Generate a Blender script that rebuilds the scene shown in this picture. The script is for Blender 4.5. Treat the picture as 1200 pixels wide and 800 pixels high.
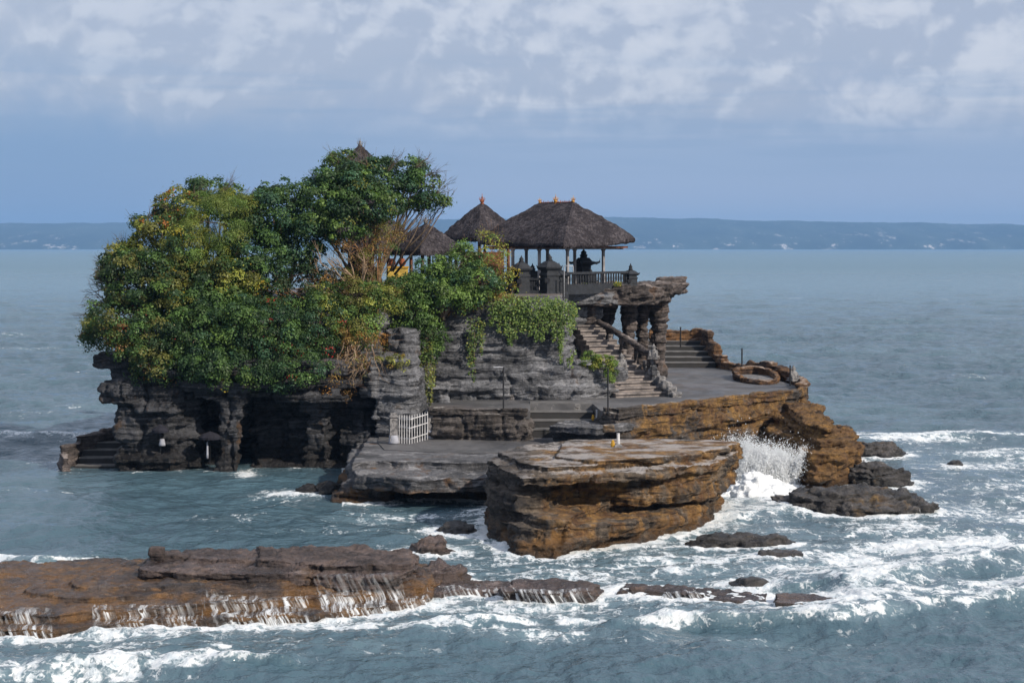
import bpy, bmesh, math, random
import numpy as np
from mathutils import Vector, Matrix
from mathutils.kdtree import KDTree
from mathutils.geometry import tessellate_polygon
R = math.radians
SC = bpy.context.scene
for o in list(bpy.data.objects): bpy.data.objects.remove(o)
COL = SC.collection

# ---------------------------------------------------------------- camera
F = 2112.0      # focal length in pixels of the 1200 px wide photograph
HOR = 290.0     # row of the horizon
CZ = 10.0       # eye height above the sea
cd = bpy.data.cameras.new('camera'); cam = bpy.data.objects.new('camera', cd); COL.objects.link(cam)
cam.location = (0, 0, CZ); cam.rotation_euler = (R(90), 0, 0)
cd.sensor_width = 36; cd.lens = F / 1200 * 36
cd.shift_y = -(400 - HOR) / 1200
cd.clip_start = 0.5; cd.clip_end = 60000
SC.camera = cam

# ---------------------------------------------------------------- light
SUN = Vector((0.74, -0.62, 0.62)).normalized()
sl = bpy.data.lights.new('sun', 'SUN'); sl.energy = 4.7; sl.angle = R(1.2); sl.color = (1.0, 0.90, 0.76)
so = bpy.data.objects.new('sun', sl); COL.objects.link(so)
so.rotation_euler = SUN.to_track_quat('Z', 'Y').to_euler(); so.location = (30, -20, 60)
SC.view_settings.view_transform = 'Standard'; SC.view_settings.look = 'None'
SC.view_settings.gamma = 1; SC.view_settings.exposure = 0.15

# ---------------------------------------------------------------- node helpers
class NT:
    def __init__(s, tree): s.t = tree; s.n = tree.nodes; s.l = tree.links
    def new(s, typ, **kw):
        n = s.n.new(typ)
        for k, v in kw.items():
            if hasattr(n, k): setattr(n, k, v)
        return n
    def link(s, a, b): s.l.new(a, b)
    def put(s, sock, v):
        if isinstance(v, bpy.types.NodeSocket): s.l.new(v, sock)
        elif v is not None: sock.default_value = v
    def math(s, op, a, b=None, c=None, clamp=False):
        n = s.n.new('ShaderNodeMath'); n.operation = op; n.use_clamp = clamp
        s.put(n.inputs[0], a)
        if b is not None: s.put(n.inputs[1], b)
        if c is not None: s.put(n.inputs[2], c)
        return n.outputs[0]
    def vmath(s, op, a, b=None):
        n = s.n.new('ShaderNodeVectorMath'); n.operation = op
        s.put(n.inputs[0], a)
        if b is not None:
            s.put(n.inputs['Scale'] if op == 'SCALE' else n.inputs[1], b)
        return n.outputs[0]
    def noise(s, vec, scale, detail=4, rough=.55, dist=0.0, dim='3D'):
        n = s.n.new('ShaderNodeTexNoise'); n.noise_dimensions = dim
        s.put(n.inputs['Vector'], vec); n.inputs['Scale'].default_value = scale
        n.inputs['Detail'].default_value = detail; n.inputs['Roughness'].default_value = rough
        n.inputs['Distortion'].default_value = dist
        return n.outputs[0]
    def voro(s, vec, scale, feature='F1'):
        n = s.n.new('ShaderNodeTexVoronoi'); n.feature = feature
        s.put(n.inputs['Vector'], vec); n.inputs['Scale'].default_value = scale
        return n.outputs[0]
    def rng(s, v, a, b, c=0.0, d=1.0, smooth=True):
        n = s.n.new('ShaderNodeMapRange'); n.interpolation_type = 'SMOOTHSTEP' if smooth else 'LINEAR'
        s.put(n.inputs[0], v)
        for i, x in enumerate((a, b, c, d)): s.put(n.inputs[i + 1], x)
        return n.outputs[0]
    def mix(s, fac, a, b, mode='MIX'):
        n = s.n.new('ShaderNodeMix'); n.data_type = 'RGBA'; n.blend_type = mode
        s.put(n.inputs[0], fac)
        for sock, v in ((n.inputs[6], a), (n.inputs[7], b)):
            if isinstance(v, tuple) and len(v) == 3: v = (*v, 1)
            s.put(sock, v)
        return n.outputs[2]
    def ramp(s, v, stops):
        n = s.n.new('ShaderNodeValToRGB'); s.put(n.inputs[0], v)
        e = n.color_ramp.elements
        while len(e) > 1: e.remove(e[0])
        e[0].position = stops[0][0]; e[0].color = (*stops[0][1], 1)
        for p, c in stops[1:]:
            x = e.new(p); x.color = (*c, 1)
        return n.outputs[0]
    def scalev(s, vec, sc):
        n = s.n.new('ShaderNodeMapping'); s.put(n.inputs[0], vec); n.inputs['Scale'].default_value = sc
        return n.outputs[0]
    def sep(s, v):
        n = s.n.new('ShaderNodeSeparateXYZ'); s.put(n.inputs[0], v); return n.outputs
    def comb(s, x, y, z):
        n = s.n.new('ShaderNodeCombineXYZ')
        for i, v in enumerate((x, y, z)): s.put(n.inputs[i], v)
        return n.outputs[0]
    def bump(s, h, strength, dist, prev=None):
        n = s.n.new('ShaderNodeBump'); s.put(n.inputs['Height'], h)
        s.put(n.inputs['Strength'], strength); n.inputs['Distance'].default_value = dist
        if prev is not None: s.put(n.inputs['Normal'], prev)
        return n.outputs[0]

# ---------------------------------------------------------------- world: Nishita sky under a layer of cloud
w = bpy.data.worlds.new('World'); SC.world = w; w.use_nodes = True
t = NT(w.node_tree); t.n.clear()
out = t.new('ShaderNodeOutputWorld'); bg = t.new('ShaderNodeBackground'); t.link(bg.outputs[0], out.inputs[0])
sky = t.new('ShaderNodeTexSky'); sky.sky_type = 'NISHITA'; sky.sun_disc = False
sky.sun_elevation = math.asin(SUN.z); sky.sun_rotation = math.atan2(SUN.x, SUN.y)
sky.air_density = 1.2; sky.dust_density = 1.5; sky.ozone_density = 2
tc = t.new('ShaderNodeTexCoord'); D = tc.outputs['Generated']
dx, dy, dz = t.sep(D)[0], t.sep(D)[1], t.sep(D)[2]
el = t.math('MAXIMUM', dz, 0.0)
grad = t.ramp(t.math('POWER', el, 0.5), [
    (0.0, (.52, .60, .74)), (.12, (.43, .52, .70)), (.17, (.38, .465, .65)), (.22, (.32, .42, .615)), (.262, (.315, .41, .60)),
    (.29, (.36, .43, .60)), (.35, (.43, .48, .61)), (.5, (.60, .64, .72)), (.8, (.70, .74, .82)), (1, (.74, .78, .86))])
# the left of the low band is a deeper blue
leftm = t.math('MULTIPLY', t.rng(dx, .02, -.26), t.math('MULTIPLY', t.rng(el, .125, .055), t.rng(el, -.01, .045, .75, 1.0)))
grad = t.mix(t.math('MULTIPLY', leftm, .80), grad, (.17, .30, .53))
# cumulus: billowy noise, two sizes, stretched along the horizon
cv = t.scalev(D, (1, 1, 1.3))
warp = t.noise(cv, 7, 4, .5)
cvw = t.vmath('ADD', cv, t.vmath('SCALE', t.comb(warp, warp, t.math('MULTIPLY', warp, .6)), .07))
def billow(off):
    v = t.vmath('ADD', cvw, off); fz = t.noise(v, 30, 5, .6); vd = t.vmath('ADD', v, t.vmath('SCALE', t.comb(fz, t.noise(v, 22, 4, .6), fz), .028))
    big = t.noise(v, 5.5, 3, .5); fine = t.noise(v, 26, 7, .62)
    s_ = t.math('ADD', big, t.math('MULTIPLY', fine, .22))
    for sc_, wt_ in ((13.0, .22), (34.0, .12), (95.0, .055)): s_ = t.math('SUBTRACT', s_, t.math('MULTIPLY', t.voro(vd, sc_, 'SMOOTH_F1' if sc_ < 20 else 'F1'), wt_))
    return s_
n1 = billow((3.1, 1.7, .4)); n2 = billow((3.1 - .005, 1.7, .4 + .009))
side = t.rng(dx, -.20, .16, -.085, .045)
hi = t.math('MULTIPLY', t.rng(el, .052, .085), t.rng(el, .6, .12, .9, 1.0))
cm = t.math('ADD', n1, side)
cloud = t.math('MULTIPLY', t.rng(cm, .10, .44), hi)
lit = t.math('MULTIPLY', t.rng(t.math('SUBTRACT', n1, n2), -.045, .085), t.rng(dx, -.25, .12, .45, 1.0))
ccol = t.mix(lit, (.40, .455, .585), (.66, .68, .76))
skyc = t.mix(t.math('MULTIPLY', cloud, .85), grad, ccol)
crisp = t.math('ADD', n1, t.math('ADD', t.rng(dx, -.16, .12, -.10, .035), t.math('MULTIPLY', t.math('SUBTRACT', t.noise(cvw, 48, 6, .62), .5), .10)))
cB = t.math('MULTIPLY', t.rng(crisp, .33, .425), t.math('MULTIPLY', t.rng(el, .048, .10), t.rng(el, .7, .13, .8, 1.0)))
litB = t.rng(t.math('ADD', t.math('SUBTRACT', n1, n2), t.math('MULTIPLY', t.math('SUBTRACT', crisp, .42), .35)), -.035, .07)
skyc = t.mix(t.math('MULTIPLY', cB, .46), skyc, t.mix(litB, (.42, .47, .605), (.66, .69, .78)))
# thin streaks low in the sky
st = t.noise(t.scalev(D, (2.2, 2.2, 34)), 3.0, 5, .5)
stm = t.math('MULTIPLY', t.rng(st, .47, .66), t.math('MULTIPLY', t.rng(el, .03, .06), t.rng(el, .12, .08)))
skyc = t.mix(t.math('MULTIPLY', stm, .45), skyc, (.24, .35, .55))
skyc = t.mix(t.rng(dz, -.001, -.02), skyc, (.10, .17, .22))
paint = t.vmath('SCALE', skyc, 10.0)
fin = t.mix(.86, sky.outputs[0], paint)
t.link(fin, bg.inputs[0]); bg.inputs[1].default_value = 0.1

# ---------------------------------------------------------------- geometry helpers
def g(px, py, z=0.0):
    "the point of the horizontal plane z that the photograph shows at a pixel"
    Y = F * (CZ - z) / (py - HOR); return ((px - 600) / F * Y, Y)
def hx(px, Y): return ((px - 600) / F * Y, Y)
def P(px, py, Y): return ((px - 600) / F * Y, Y, CZ - (py - HOR) / F * Y)

def perm(seed):
    r = np.random.RandomState(seed); p = r.permutation(512).astype(np.int32); return np.concatenate([p, p, p])
PERM = perm(7)
GR = np.random.RandomState(3).normal(size=(512, 3)); GR /= np.linalg.norm(GR, axis=1)[:, None]
def perlin(p, seed=0):
    p = np.asarray(p, float) + seed * 17.31
    i = np.floor(p).astype(np.int64); f = p - i; u = f * f * f * (f * (f * 6 - 15) + 10); i &= 511
    def gd(a, b, c):
        h = PERM[(PERM[(PERM[(i[:, 0] + a) & 511] + i[:, 1] + b) & 511] + i[:, 2] + c) & 511]
        v = GR[h]; return v[:, 0] * (f[:, 0] - a) + v[:, 1] * (f[:, 1] - b) + v[:, 2] * (f[:, 2] - c)
    def lp(a, b, k): return a + (b - a) * u[:, k]
    return lp(lp(lp(gd(0,0,0), gd(1,0,0), 0), lp(gd(0,1,0), gd(1,1,0), 0), 1),
              lp(lp(gd(0,0,1), gd(1,0,1), 0), lp(gd(0,1,1), gd(1,1,1), 0), 1), 2) * 1.5
def fbm(p, o=4, seed=0, gain=.5):
    s = 0; a = 1; q = np.asarray(p, float)
    for k in range(o):
        s = s + a * perlin(q, seed + k); a *= gain; q = q * 2.03
    return s

ORIGIN = {}
def new_mesh(name, V, Fc):
    me = bpy.data.meshes.new(name); me.from_pydata([tuple(v) for v in V], [], Fc); me.update(); return me
def np_mesh(name, V, quads):
    V = np.asarray(V, np.float32); quads = np.asarray(quads, np.int32); k = quads.shape[1]
    me = bpy.data.meshes.new(name)
    me.vertices.add(len(V)); me.vertices.foreach_set('co', V.ravel())
    me.loops.add(quads.size); me.loops.foreach_set('vertex_index', quads.ravel())
    me.polygons.add(len(quads)); me.polygons.foreach_set('loop_start', np.arange(0, quads.size, k, dtype=np.int32))
    me.update(calc_edges=True); return me
def empty(name, loc, label, cat, group=None, kind=None):
    o = bpy.data.objects.new(name, None); COL.objects.link(o); o.location = loc
    o.empty_display_size = .3
    tag(o, label, cat, group, kind); return o
def tag(o, label=None, cat=None, group=None, kind=None):
    if label: o['label'] = label
    if cat: o['category'] = cat
    if group: o['group'] = group
    if kind: o['kind'] = kind
    return o
def link(name, me, mat=None, parent=None, smooth=False):
    o = bpy.data.objects.new(name, me); COL.objects.link(o)
    n = len(me.vertices); co = np.empty(n * 3, np.float32); me.vertices.foreach_get('co', co); co = co.reshape(-1, 3)
    if parent is not None:
        l = Vector((0, 0, 0)); q = parent
        while q: l = l + q.location; q = q.parent
        org = np.array(l, np.float32); o.parent = parent
    else:
        org = np.array([(co[:, 0].min() + co[:, 0].max()) / 2, (co[:, 1].min() + co[:, 1].max()) / 2, co[:, 2].min()], np.float32)
        o.location = org
    me.vertices.foreach_set('co', (co - org).ravel())
    if mat: me.materials.append(mat)
    if smooth: me.polygons.foreach_set('use_smooth', np.ones(len(me.polygons), bool))
    me.update(); return o

class MB:
    def __init__(s): s.V = []; s.F = []
    def add(s, V, Fc):
        b = len(s.V); s.V += [tuple(v) for v in V]; s.F += [tuple(i + b for i in f) for f in Fc]; return s
    def box(s, c, size, rz=0, jit=0):
        a, b, h = size[0] / 2, size[1] / 2, size[2] / 2; V = []
        ca, sa = math.cos(rz), math.sin(rz)
        for z in (-h, h):
            for x, y in ((-a, -b), (a, -b), (a, b), (-a, b)):
                x += random.uniform(-jit, jit); y += random.uniform(-jit, jit)
                V.append((c[0] + x * ca - y * sa, c[1] + x * sa + y * ca, c[2] + z + random.uniform(-jit, jit)))
        return s.add(V, [(3,2,1,0), (4,5,6,7), (0,1,5,4), (1,2,6,5), (2,3,7,6), (3,0,4,7)])
    def prism(s, poly, z0, z1):
        n = len(poly)
        V = [(x, y, z0) for x, y in poly] + [(x, y, z1) for x, y in poly]
        return s.add(V, [tuple(range(n))[::-1], tuple(range(n, 2 * n))] + [(i, (i + 1) % n, n + (i + 1) % n, n + i) for i in range(n)])
    def tube(s, pts, rad, n=6, cap=True):
        pts = [Vector(p) for p in pts]; m = len(pts); rings = []
        if not hasattr(rad, '__len__'): rad = [rad] * m
        for i, p in enumerate(pts):
            d = (pts[min(i + 1, m - 1)] - pts[max(i - 1, 0)])
            if d.length < 1e-6: d = Vector((0, 0, 1))
            d.normalize(); a = d.cross(Vector((0, 0, 1)) if abs(d.z) < .9 else Vector((1, 0, 0))).normalized(); b = d.cross(a)
            rings.append([p + (a * math.cos(k * 2 * math.pi / n) + b * math.sin(k * 2 * math.pi / n)) * rad[i] for k in range(n)])
        V = [v for r in rings for v in r]; Fc = []
        for i in range(m - 1):
            for k in range(n): Fc.append((i * n + k, i * n + (k + 1) % n, (i + 1) * n + (k + 1) % n, (i + 1) * n + k))
        if cap: Fc += [tuple(range(n))[::-1], tuple(range((m - 1) * n, m * n))]
        return s.add(V, Fc)
    def lathe(s, c, prof, n=12, rz=0, sq=False):
        V = []; m = len(prof)
        if sq: n = 4; rz += math.pi / 4
        k2 = math.sqrt(2) if sq else 1
        for r, z in prof:
            for k in range(n):
                a = rz + 2 * math.pi * k / n; V.append((c[0] + r * k2 * math.cos(a), c[1] + r * k2 * math.sin(a), c[2] + z))
        Fc = [(i * n + k, i * n + (k + 1) % n, (i + 1) * n + (k + 1) % n, (i + 1) * n + k) for i in range(m - 1) for k in range(n)]
        Fc += [tuple(range(n))[::-1], tuple(range((m - 1) * n, m * n))]
        return s.add(V, Fc)
    def build(s, name, mat, parent=None, smooth=False):
        return link(name, new_mesh(name, s.V, s.F), mat, parent, smooth)

# ---------------------------------------------------------------- materials
def mat_new(name):
    m = bpy.data.materials.new(name); m.use_nodes = True; t = NT(m.node_tree)
    b = t.n['Principled BSDF']; b.inputs['Specular IOR Level'].default_value = .3
    return m, t, b
def simple(name, col, rough=.7, var=.25, scale=6, bump=.3, metal=0.0, col2=None, sz=(1,1,1), bd=.03):
    m, t, b = mat_new(name)
    pos = t.new('ShaderNodeNewGeometry').outputs['Position']
    n = t.noise(t.scalev(pos, sz), scale, 6, .6)
    c2 = col2 or tuple(c * (1 - var * 2) for c in col)
    t.link(t.mix(t.rng(n, .32, .68), c2, col), b.inputs['Base Color'])
    b.inputs['Roughness'].default_value = rough; b.inputs['Metallic'].default_value = metal
    nf = t.noise(t.scalev(pos, sz), scale * 4, 5, .6)
    t.link(t.bump(nf, bump, bd), b.inputs['Normal'])
    return m
def rock_mat(name, dark=(.045,.047,.052), mid=(.15,.15,.16), gold=(.36,.19,.055), rust=(.16,.07,.03), goldbias=-1, gx=None,
             pale=(.46,.44,.42), palebias=0.0, wetz=.45, algae=0.0, tilt=0.0, strata=1.0, palez=None, wettop=0.0, left_dark=None):
    """layered sea rock: grey beds, ochre and rust staining, pale salt on the tops, dark and wet at the waterline"""
    m, t, b = mat_new(name)
    geo = t.new('ShaderNodeNewGeometry'); pos = geo.outputs['Position']; X, Y, Z = t.sep(pos)[:3]
    nz = t.sep(geo.outputs['Normal'])[2]
    wob = t.noise(pos, .35, 3, .5)
    zw = t.math('ADD', t.math('ADD', Z, t.math('MULTIPLY', wob, .9)), t.math('MULTIPLY', X, tilt))
    sv = t.comb(t.math('MULTIPLY', X, .22), t.math('MULTIPLY', Y, .22), t.math('MULTIPLY', zw, 2.6))
    beds = t.noise(sv, 1.6, 6, .62)
    fine = t.noise(pos, 5, 8, .68)
    big = t.noise(pos, .55, 5, .6)
    streak = t.noise(t.scalev(pos, (2.4, 2.4, .28)), 1.0, 4, .6)
    v = t.math('ADD', t.math('MULTIPLY', beds, .6 * strata), t.math('ADD', t.math('MULTIPLY', fine, .35), t.math('MULTIPLY', big, 1.05 - .6 * strata)))
    col = t.mix(t.rng(v, .57, .86), dark, mid)
    col = t.mix(t.math('MULTIPLY', t.rng(streak, .58, .72), .45), col, tuple(c * .45 for c in dark))
    if goldbias > -1:
        gm = t.math('ADD', t.math('ADD', big, goldbias), t.math('MULTIPLY', t.math('SUBTRACT', t.noise(pos, 1.7, 5, .6), .5), .6))
        gm = t.math('ADD', gm, t.math('MULTIPLY', t.math('SUBTRACT', streak, .5), .5))
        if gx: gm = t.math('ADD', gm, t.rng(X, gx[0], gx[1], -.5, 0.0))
        gf = t.rng(gm, .42, .62)
        gc = t.mix(t.rng(t.noise(pos, 1.3, 6, .65), .35, .62), rust, gold)
        gc = t.mix(t.math('MULTIPLY', t.rng(fine, .46, .62), .5), t.mix(.6, gc, (.04, .03, .022)), gc)
        col = t.mix(gf, col, gc)
    up = t.math('MULTIPLY', t.rng(nz, .55, .9), t.rng(t.math('ADD', t.noise(pos, .8, 6, .65), palebias), .46, .60))
    if palez is not None: up = t.math('MULTIPLY', up, t.rng(Z, palez - .15, palez + .1))
    col = t.mix(t.math('MULTIPLY', up, .85), col, pale)
    # thin dark partings between the beds, and pitted dirt
    ln = t.noise(t.comb(t.math('MULTIPLY', X, .35), t.math('MULTIPLY', Y, .35), t.math('MULTIPLY', zw, 7.5)), 1.3, 4, .6)
    col = t.mix(t.math('MULTIPLY', t.rng(ln, .545, .60), t.math('MULTIPLY', t.rng(nz, .75, .4), .75)), col, tuple(c * .45 for c in dark))
    pit = t.noise(pos, 8.5, 5, .75); col = t.mix(t.math('MULTIPLY', t.rng(pit, .45, .34), .5), col, tuple(c * .5 for c in dark))
    if left_dark: col = t.mix(t.rng(X, left_dark[1], left_dark[0], 0, .6), col, (.030, .030, .034))  # left face darkened: its shade put into the colour along with darker stone
    # small pale specks of salt and lichen
    sp = t.math('MULTIPLY', t.rng(t.noise(pos, 3.2, 7, .75), .60, .70), .5)
    col = t.mix(sp, col, tuple(c * .75 for c in pale))
    wz = t.math('ADD', Z, t.math('MULTIPLY', t.math('SUBTRACT', t.noise(pos, .9, 4, .6), .5), 1.0))
    wet = t.rng(wz, wetz + .25, wetz - .1)
    if wettop: wt = t.math('MULTIPLY', t.rng(nz, .6, .92), t.math('MULTIPLY', t.rng(Z, 1.3, .7), t.math('MULTIPLY', t.rng(t.noise(pos, .7, 5, .6), .36, .5), wettop)))
    else: wt = None
    if algae > 0:
        am = t.math('MULTIPLY', t.rng(wz, wetz + .5, wetz + .1), t.rng(t.noise(pos, 1.1, 4, .6), .35, .6))
        col = t.mix(t.math('MULTIPLY', am, algae), col, (.20, .10, .03))
    col = t.mix(t.math('MULTIPLY', wet, .62), col, (.012, .010, .009))
    t.link(col, b.inputs['Base Color'])
    rg = t.rng(wet, 0, 1, .85, .28)
    if wt is not None: rg = t.math('MULTIPLY', rg, t.rng(wt, 0, 1, 1.0, .18)); b.inputs['Specular IOR Level'].default_value = .6
    t.link(rg, b.inputs['Roughness'])
    h = t.math('ADD', t.math('MULTIPLY', beds, 1.6 * strata), t.math('ADD', fine, t.math('MULTIPLY', t.noise(pos, 1.8, 6, .6), 1.2)))
    h = t.math('ADD', h, t.math('MULTIPLY', ln, 1.2))
    nb = t.bump(h, 1.0, .16)
    nb = t.bump(t.noise(pos, 9, 7, .75), .9, .07, nb)
    t.link(nb, b.inputs['Normal'])
    return m
M = {}
M['cliff'] = rock_mat('grey_layered_rock', dark=(.060,.062,.070), mid=(.27,.275,.30), pale=(.42,.42,.45), palebias=-.06, wetz=.3, goldbias=-.20, rust=(.12,.075,.055), gold=(.24,.16,.10))
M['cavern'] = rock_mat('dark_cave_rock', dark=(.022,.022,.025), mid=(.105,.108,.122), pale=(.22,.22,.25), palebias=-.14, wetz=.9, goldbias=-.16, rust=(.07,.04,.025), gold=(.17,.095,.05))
M['terrace'] = rock_mat('terrace_rock', dark=(.045,.038,.034), mid=(.175,.155,.148), goldbias=.10, gx=(2.5, 6.5), palebias=-.06, wetz=.5, algae=.3, gold=(.46,.26,.08), rust=(.16,.075,.035), palez=2.6)
M['low'] = rock_mat('low_terrace_rock', dark=(.055,.056,.062), mid=(.20,.20,.215), goldbias=-.16, palebias=-.08, wetz=.30, algae=1.0, gold=(.25,.14,.06), pale=(.36,.355,.37))
M['block'] = rock_mat('promontory_rock', dark=(.045,.036,.030), mid=(.28,.22,.165), goldbias=.035, gx=(-.3, 1.3), left_dark=(.2, .9), palebias=.03, wetz=.25, algae=.8, tilt=.02, pale=(.44,.41,.40), gold=(.52,.29,.095), rust=(.17,.08,.035), palez=2.2)
M['head'] = rock_mat('headland_rock', dark=(.06,.034,.018), mid=(.25,.15,.07), goldbias=.05, palebias=-.2, wetz=.25, algae=.3, gold=(.40,.215,.06), rust=(.18,.085,.03))
M['reef'] = rock_mat('reef_rock', dark=(.040,.028,.026), mid=(.165,.120,.108), goldbias=-.16, palebias=-.14, pale=(.28,.22,.20), wetz=.05, gold=(.22,.12,.055), rust=(.11,.055,.034), wettop=1.0)
M['reeflow'] = rock_mat('reef_shelf_rock', dark=(.036,.026,.022), mid=(.135,.100,.085), goldbias=.03, palebias=-.2, wetz=.08, algae=1.0, gold=(.33,.17,.06), rust=(.12,.06,.032), wettop=1.0)
M['black'] = rock_mat('black_sea_rock', dark=(.018,.017,.017), mid=(.12,.108,.105), goldbias=-.12, palebias=-.2, wetz=.12, gold=(.30,.18,.05), rust=(.08,.045,.03), wettop=.6)
M['bridge'] = rock_mat('pillar_rock', dark=(.040,.034,.033), mid=(.21,.175,.165), goldbias=-.17, palebias=-.04, wetz=-3, gold=(.24,.14,.08), rust=(.14,.075,.05), pale=(.36,.31,.29))
M['parapet'] = rock_mat('rusty_parapet_rock', dark=(.05,.03,.022), mid=(.20,.13,.085), goldbias=.02, palebias=-.02, wetz=-3, gold=(.36,.18,.065), rust=(.15,.065,.03), pale=(.42,.34,.29))
def paving_mat():
    m, t, b = mat_new('wet_dark_paving'); pos = t.new('ShaderNodeNewGeometry').outputs['Position']
    big = t.noise(t.scalev(pos, (1, .5, 1)), .35, 5, .6, 1.0); fine = t.noise(pos, 3, 7, .7); red = t.noise(t.scalev(pos, (.5, 1, 1)), .22, 3, .5)
    col = t.mix(t.rng(big, .35, .65), (.055, .055, .060), (.118, .115, .120)); col = t.mix(t.math('MULTIPLY', t.rng(red, .5, .66), .55), col, (.145, .115, .105))
    col = t.mix(t.math('MULTIPLY', t.rng(fine, .35, .65), .35), col, (.05, .05, .052)); col = t.mix(t.math('MULTIPLY', t.rng(t.noise(pos, 1.3, 6, .75), .60, .68), .5), col, (.30, .29, .28))
    t.link(col, b.inputs['Base Color']); b.inputs['Specular IOR Level'].default_value = .5
    t.link(t.rng(t.noise(t.scalev(pos, (1, .6, 1)), .8, 4, .6), .38, .6, .48, .8), b.inputs['Roughness'])
    t.link(t.bump(t.math('ADD', fine, big), .5, .03), b.inputs['Normal']); return m
M['paving'] = paving_mat()
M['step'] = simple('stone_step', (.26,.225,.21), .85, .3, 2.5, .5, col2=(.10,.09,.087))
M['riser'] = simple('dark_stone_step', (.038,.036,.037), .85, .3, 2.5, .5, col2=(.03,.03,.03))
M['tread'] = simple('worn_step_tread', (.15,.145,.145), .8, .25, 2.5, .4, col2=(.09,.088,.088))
M['darkstone'] = simple('carved_dark_stone', (.026,.029,.036), .75, .3, 5, .6, col2=(.014,.016,.02))
M['greystone'] = simple('carved_grey_stone', (.24,.23,.23), .85, .3, 7, .6, col2=(.07,.07,.075))
M['wood'] = simple('weathered_wood', (.20,.15,.12), .8, .3, 3, .3, sz=(1,1,6))
M['postw'] = simple('pale_post_paint', (.30,.29,.30), .7, .25, 3, .3)
M['redwood'] = simple('red_brown_wood', (.16,.06,.03), .75, .3, 3, .3)
M['gold'] = simple('gilded_ornament', (.60,.34,.07), .45, .3, 9, .4, metal=.3, col2=(.25,.09,.03))
M['terracotta'] = simple('terracotta', (.34,.11,.05), .8, .3, 9, .4)
M['iron'] = simple('black_iron', (.02,.02,.024), .5, .2, 6, .2)
M['steel'] = simple('pale_steel', (.45,.46,.5), .4, .2, 6, .2)
M['whitep'] = simple('white_paint', (.62,.62,.64), .6, .2, 5, .2)
M['cloth_w'] = simple('white_cloth', (.34,.35,.40), .9, .15, 4, .5)
M['cloth_y'] = simple('yellow_cloth', (.58,.33,.04), .9, .2, 4, .5)
M['yellowwall'] = simple('yellow_wall_paint', (.66,.45,.10), .8, .2, 3, .3)
M['clothd'] = simple('dark_parasol_cloth', (.02,.02,.03), .9, .2, 4, .3)

def thatch_mat():
    m, t, b = mat_new('black_palm_thatch')
    geo = t.new('ShaderNodeNewGeometry'); pos = geo.outputs['Position']
    a = t.noise(t.scalev(pos, (1, 1, .55)), 9, 8, .75); c = t.noise(pos, 1.3, 4, .6)
    s = t.noise(t.scalev(pos, (1, 1, 3.2)), 3.2, 5, .7)
    v = t.math('ADD', t.math('MULTIPLY', a, .6), t.math('ADD', t.math('MULTIPLY', c, .3), t.math('MULTIPLY', s, .25)))
    t.link(t.ramp(v, [(.44, (.012,.011,.013)), (.58, (.044,.039,.045)), (.74, (.15,.135,.145))]), b.inputs['Base Color'])
    b.inputs['Roughness'].default_value = .95; b.inputs['Specular IOR Level'].default_value = .1
    h = t.math('ADD', a, t.math('MULTIPLY', s, .8))
    t.link(t.bump(h, 1.0, .09), b.inputs['Normal'])
    return m
M['thatch'] = thatch_mat()
def leaf_mat():
    m, t, b = mat_new('leaf')
    at = t.new('ShaderNodeAttribute'); at.attribute_name = 'tint'
    t.link(at.outputs['Color'], b.inputs['Base Color'])
    b.inputs['Roughness'].default_value = .5; b.inputs['Specular IOR Level'].default_value = .3
    tr = t.new('ShaderNodeBsdfTranslucent'); t.link(t.mix(1, at.outputs['Color'], (1.3, 1.5, .5), 'MULTIPLY'), tr.inputs[0])
    mx = t.new('ShaderNodeMixShader'); mx.inputs[0].default_value = .28
    t.link(b.outputs[0], mx.inputs[1]); t.link(tr.outputs[0], mx.inputs[2])
    t.link(mx.outputs[0], t.n['Material Output'].inputs[0]); return m
M['leaf'] = leaf_mat()
M['bark'] = simple('bark', (.16,.12,.09), .9, .3, 5, .5, col2=(.05,.035,.025), sz=(1,1,.3))
M['barkpale'] = simple('pale_bark', (.34,.25,.17), .9, .25, 5, .4, col2=(.14,.09,.06), sz=(1,1,.3))
M['drybark'] = simple('dry_twig', (.36,.20,.09), .9, .3, 3, .4, col2=(.14,.07,.035))

# ---------------------------------------------------------------- rock builder
WATERLINE = []
def resample(poly, step):
    out = []; n = len(poly)
    for i in range(n):
        a = np.array(poly[i], float); b = np.array(poly[(i + 1) % n], float)
        k = max(1, int(np.linalg.norm(b - a) / step))
        for j in range(k): out.append(a + (b - a) * j / k)
    return np.array(out)
def strata(mb, poly, z0, z1, rnd, seed, jag=.22, th=(.14, .42), step=.35, taper=0.0):
    "cut a prism into beds of uneven thickness, each with an outline of its own"
    pts = resample(poly, step); n = len(pts)
    tg = np.roll(pts, -1, 0) - np.roll(pts, 1, 0); nr = np.stack([tg[:, 1], -tg[:, 0]], 1)
    nr /= np.maximum(np.linalg.norm(nr, axis=1)[:, None], 1e-6)
    area = np.sum(pts[:, 0] * np.roll(pts[:, 1], -1) - np.roll(pts[:, 0], -1) * pts[:, 1])
    if area < 0: nr = -nr
    z = z0; k = 0
    while z < z1 - 1e-4:
        zz = min(z1, z + rnd.uniform(*th))
        if z1 - zz < th[0] * .6: zz = z1
        off = rnd.uniform(-jag, jag * .4) * .8
        q3 = np.column_stack([pts * .55, np.full(n, z * 2.7 + k * 3.1)])
        d = off + jag * 1.3 * fbm(q3, 3, seed) - taper * (z - z0)
        q = pts + nr * d[:, None]
        mb.prism([tuple(x) for x in q], z - .02, zz + .02)
        z = zz; k += 1
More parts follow.
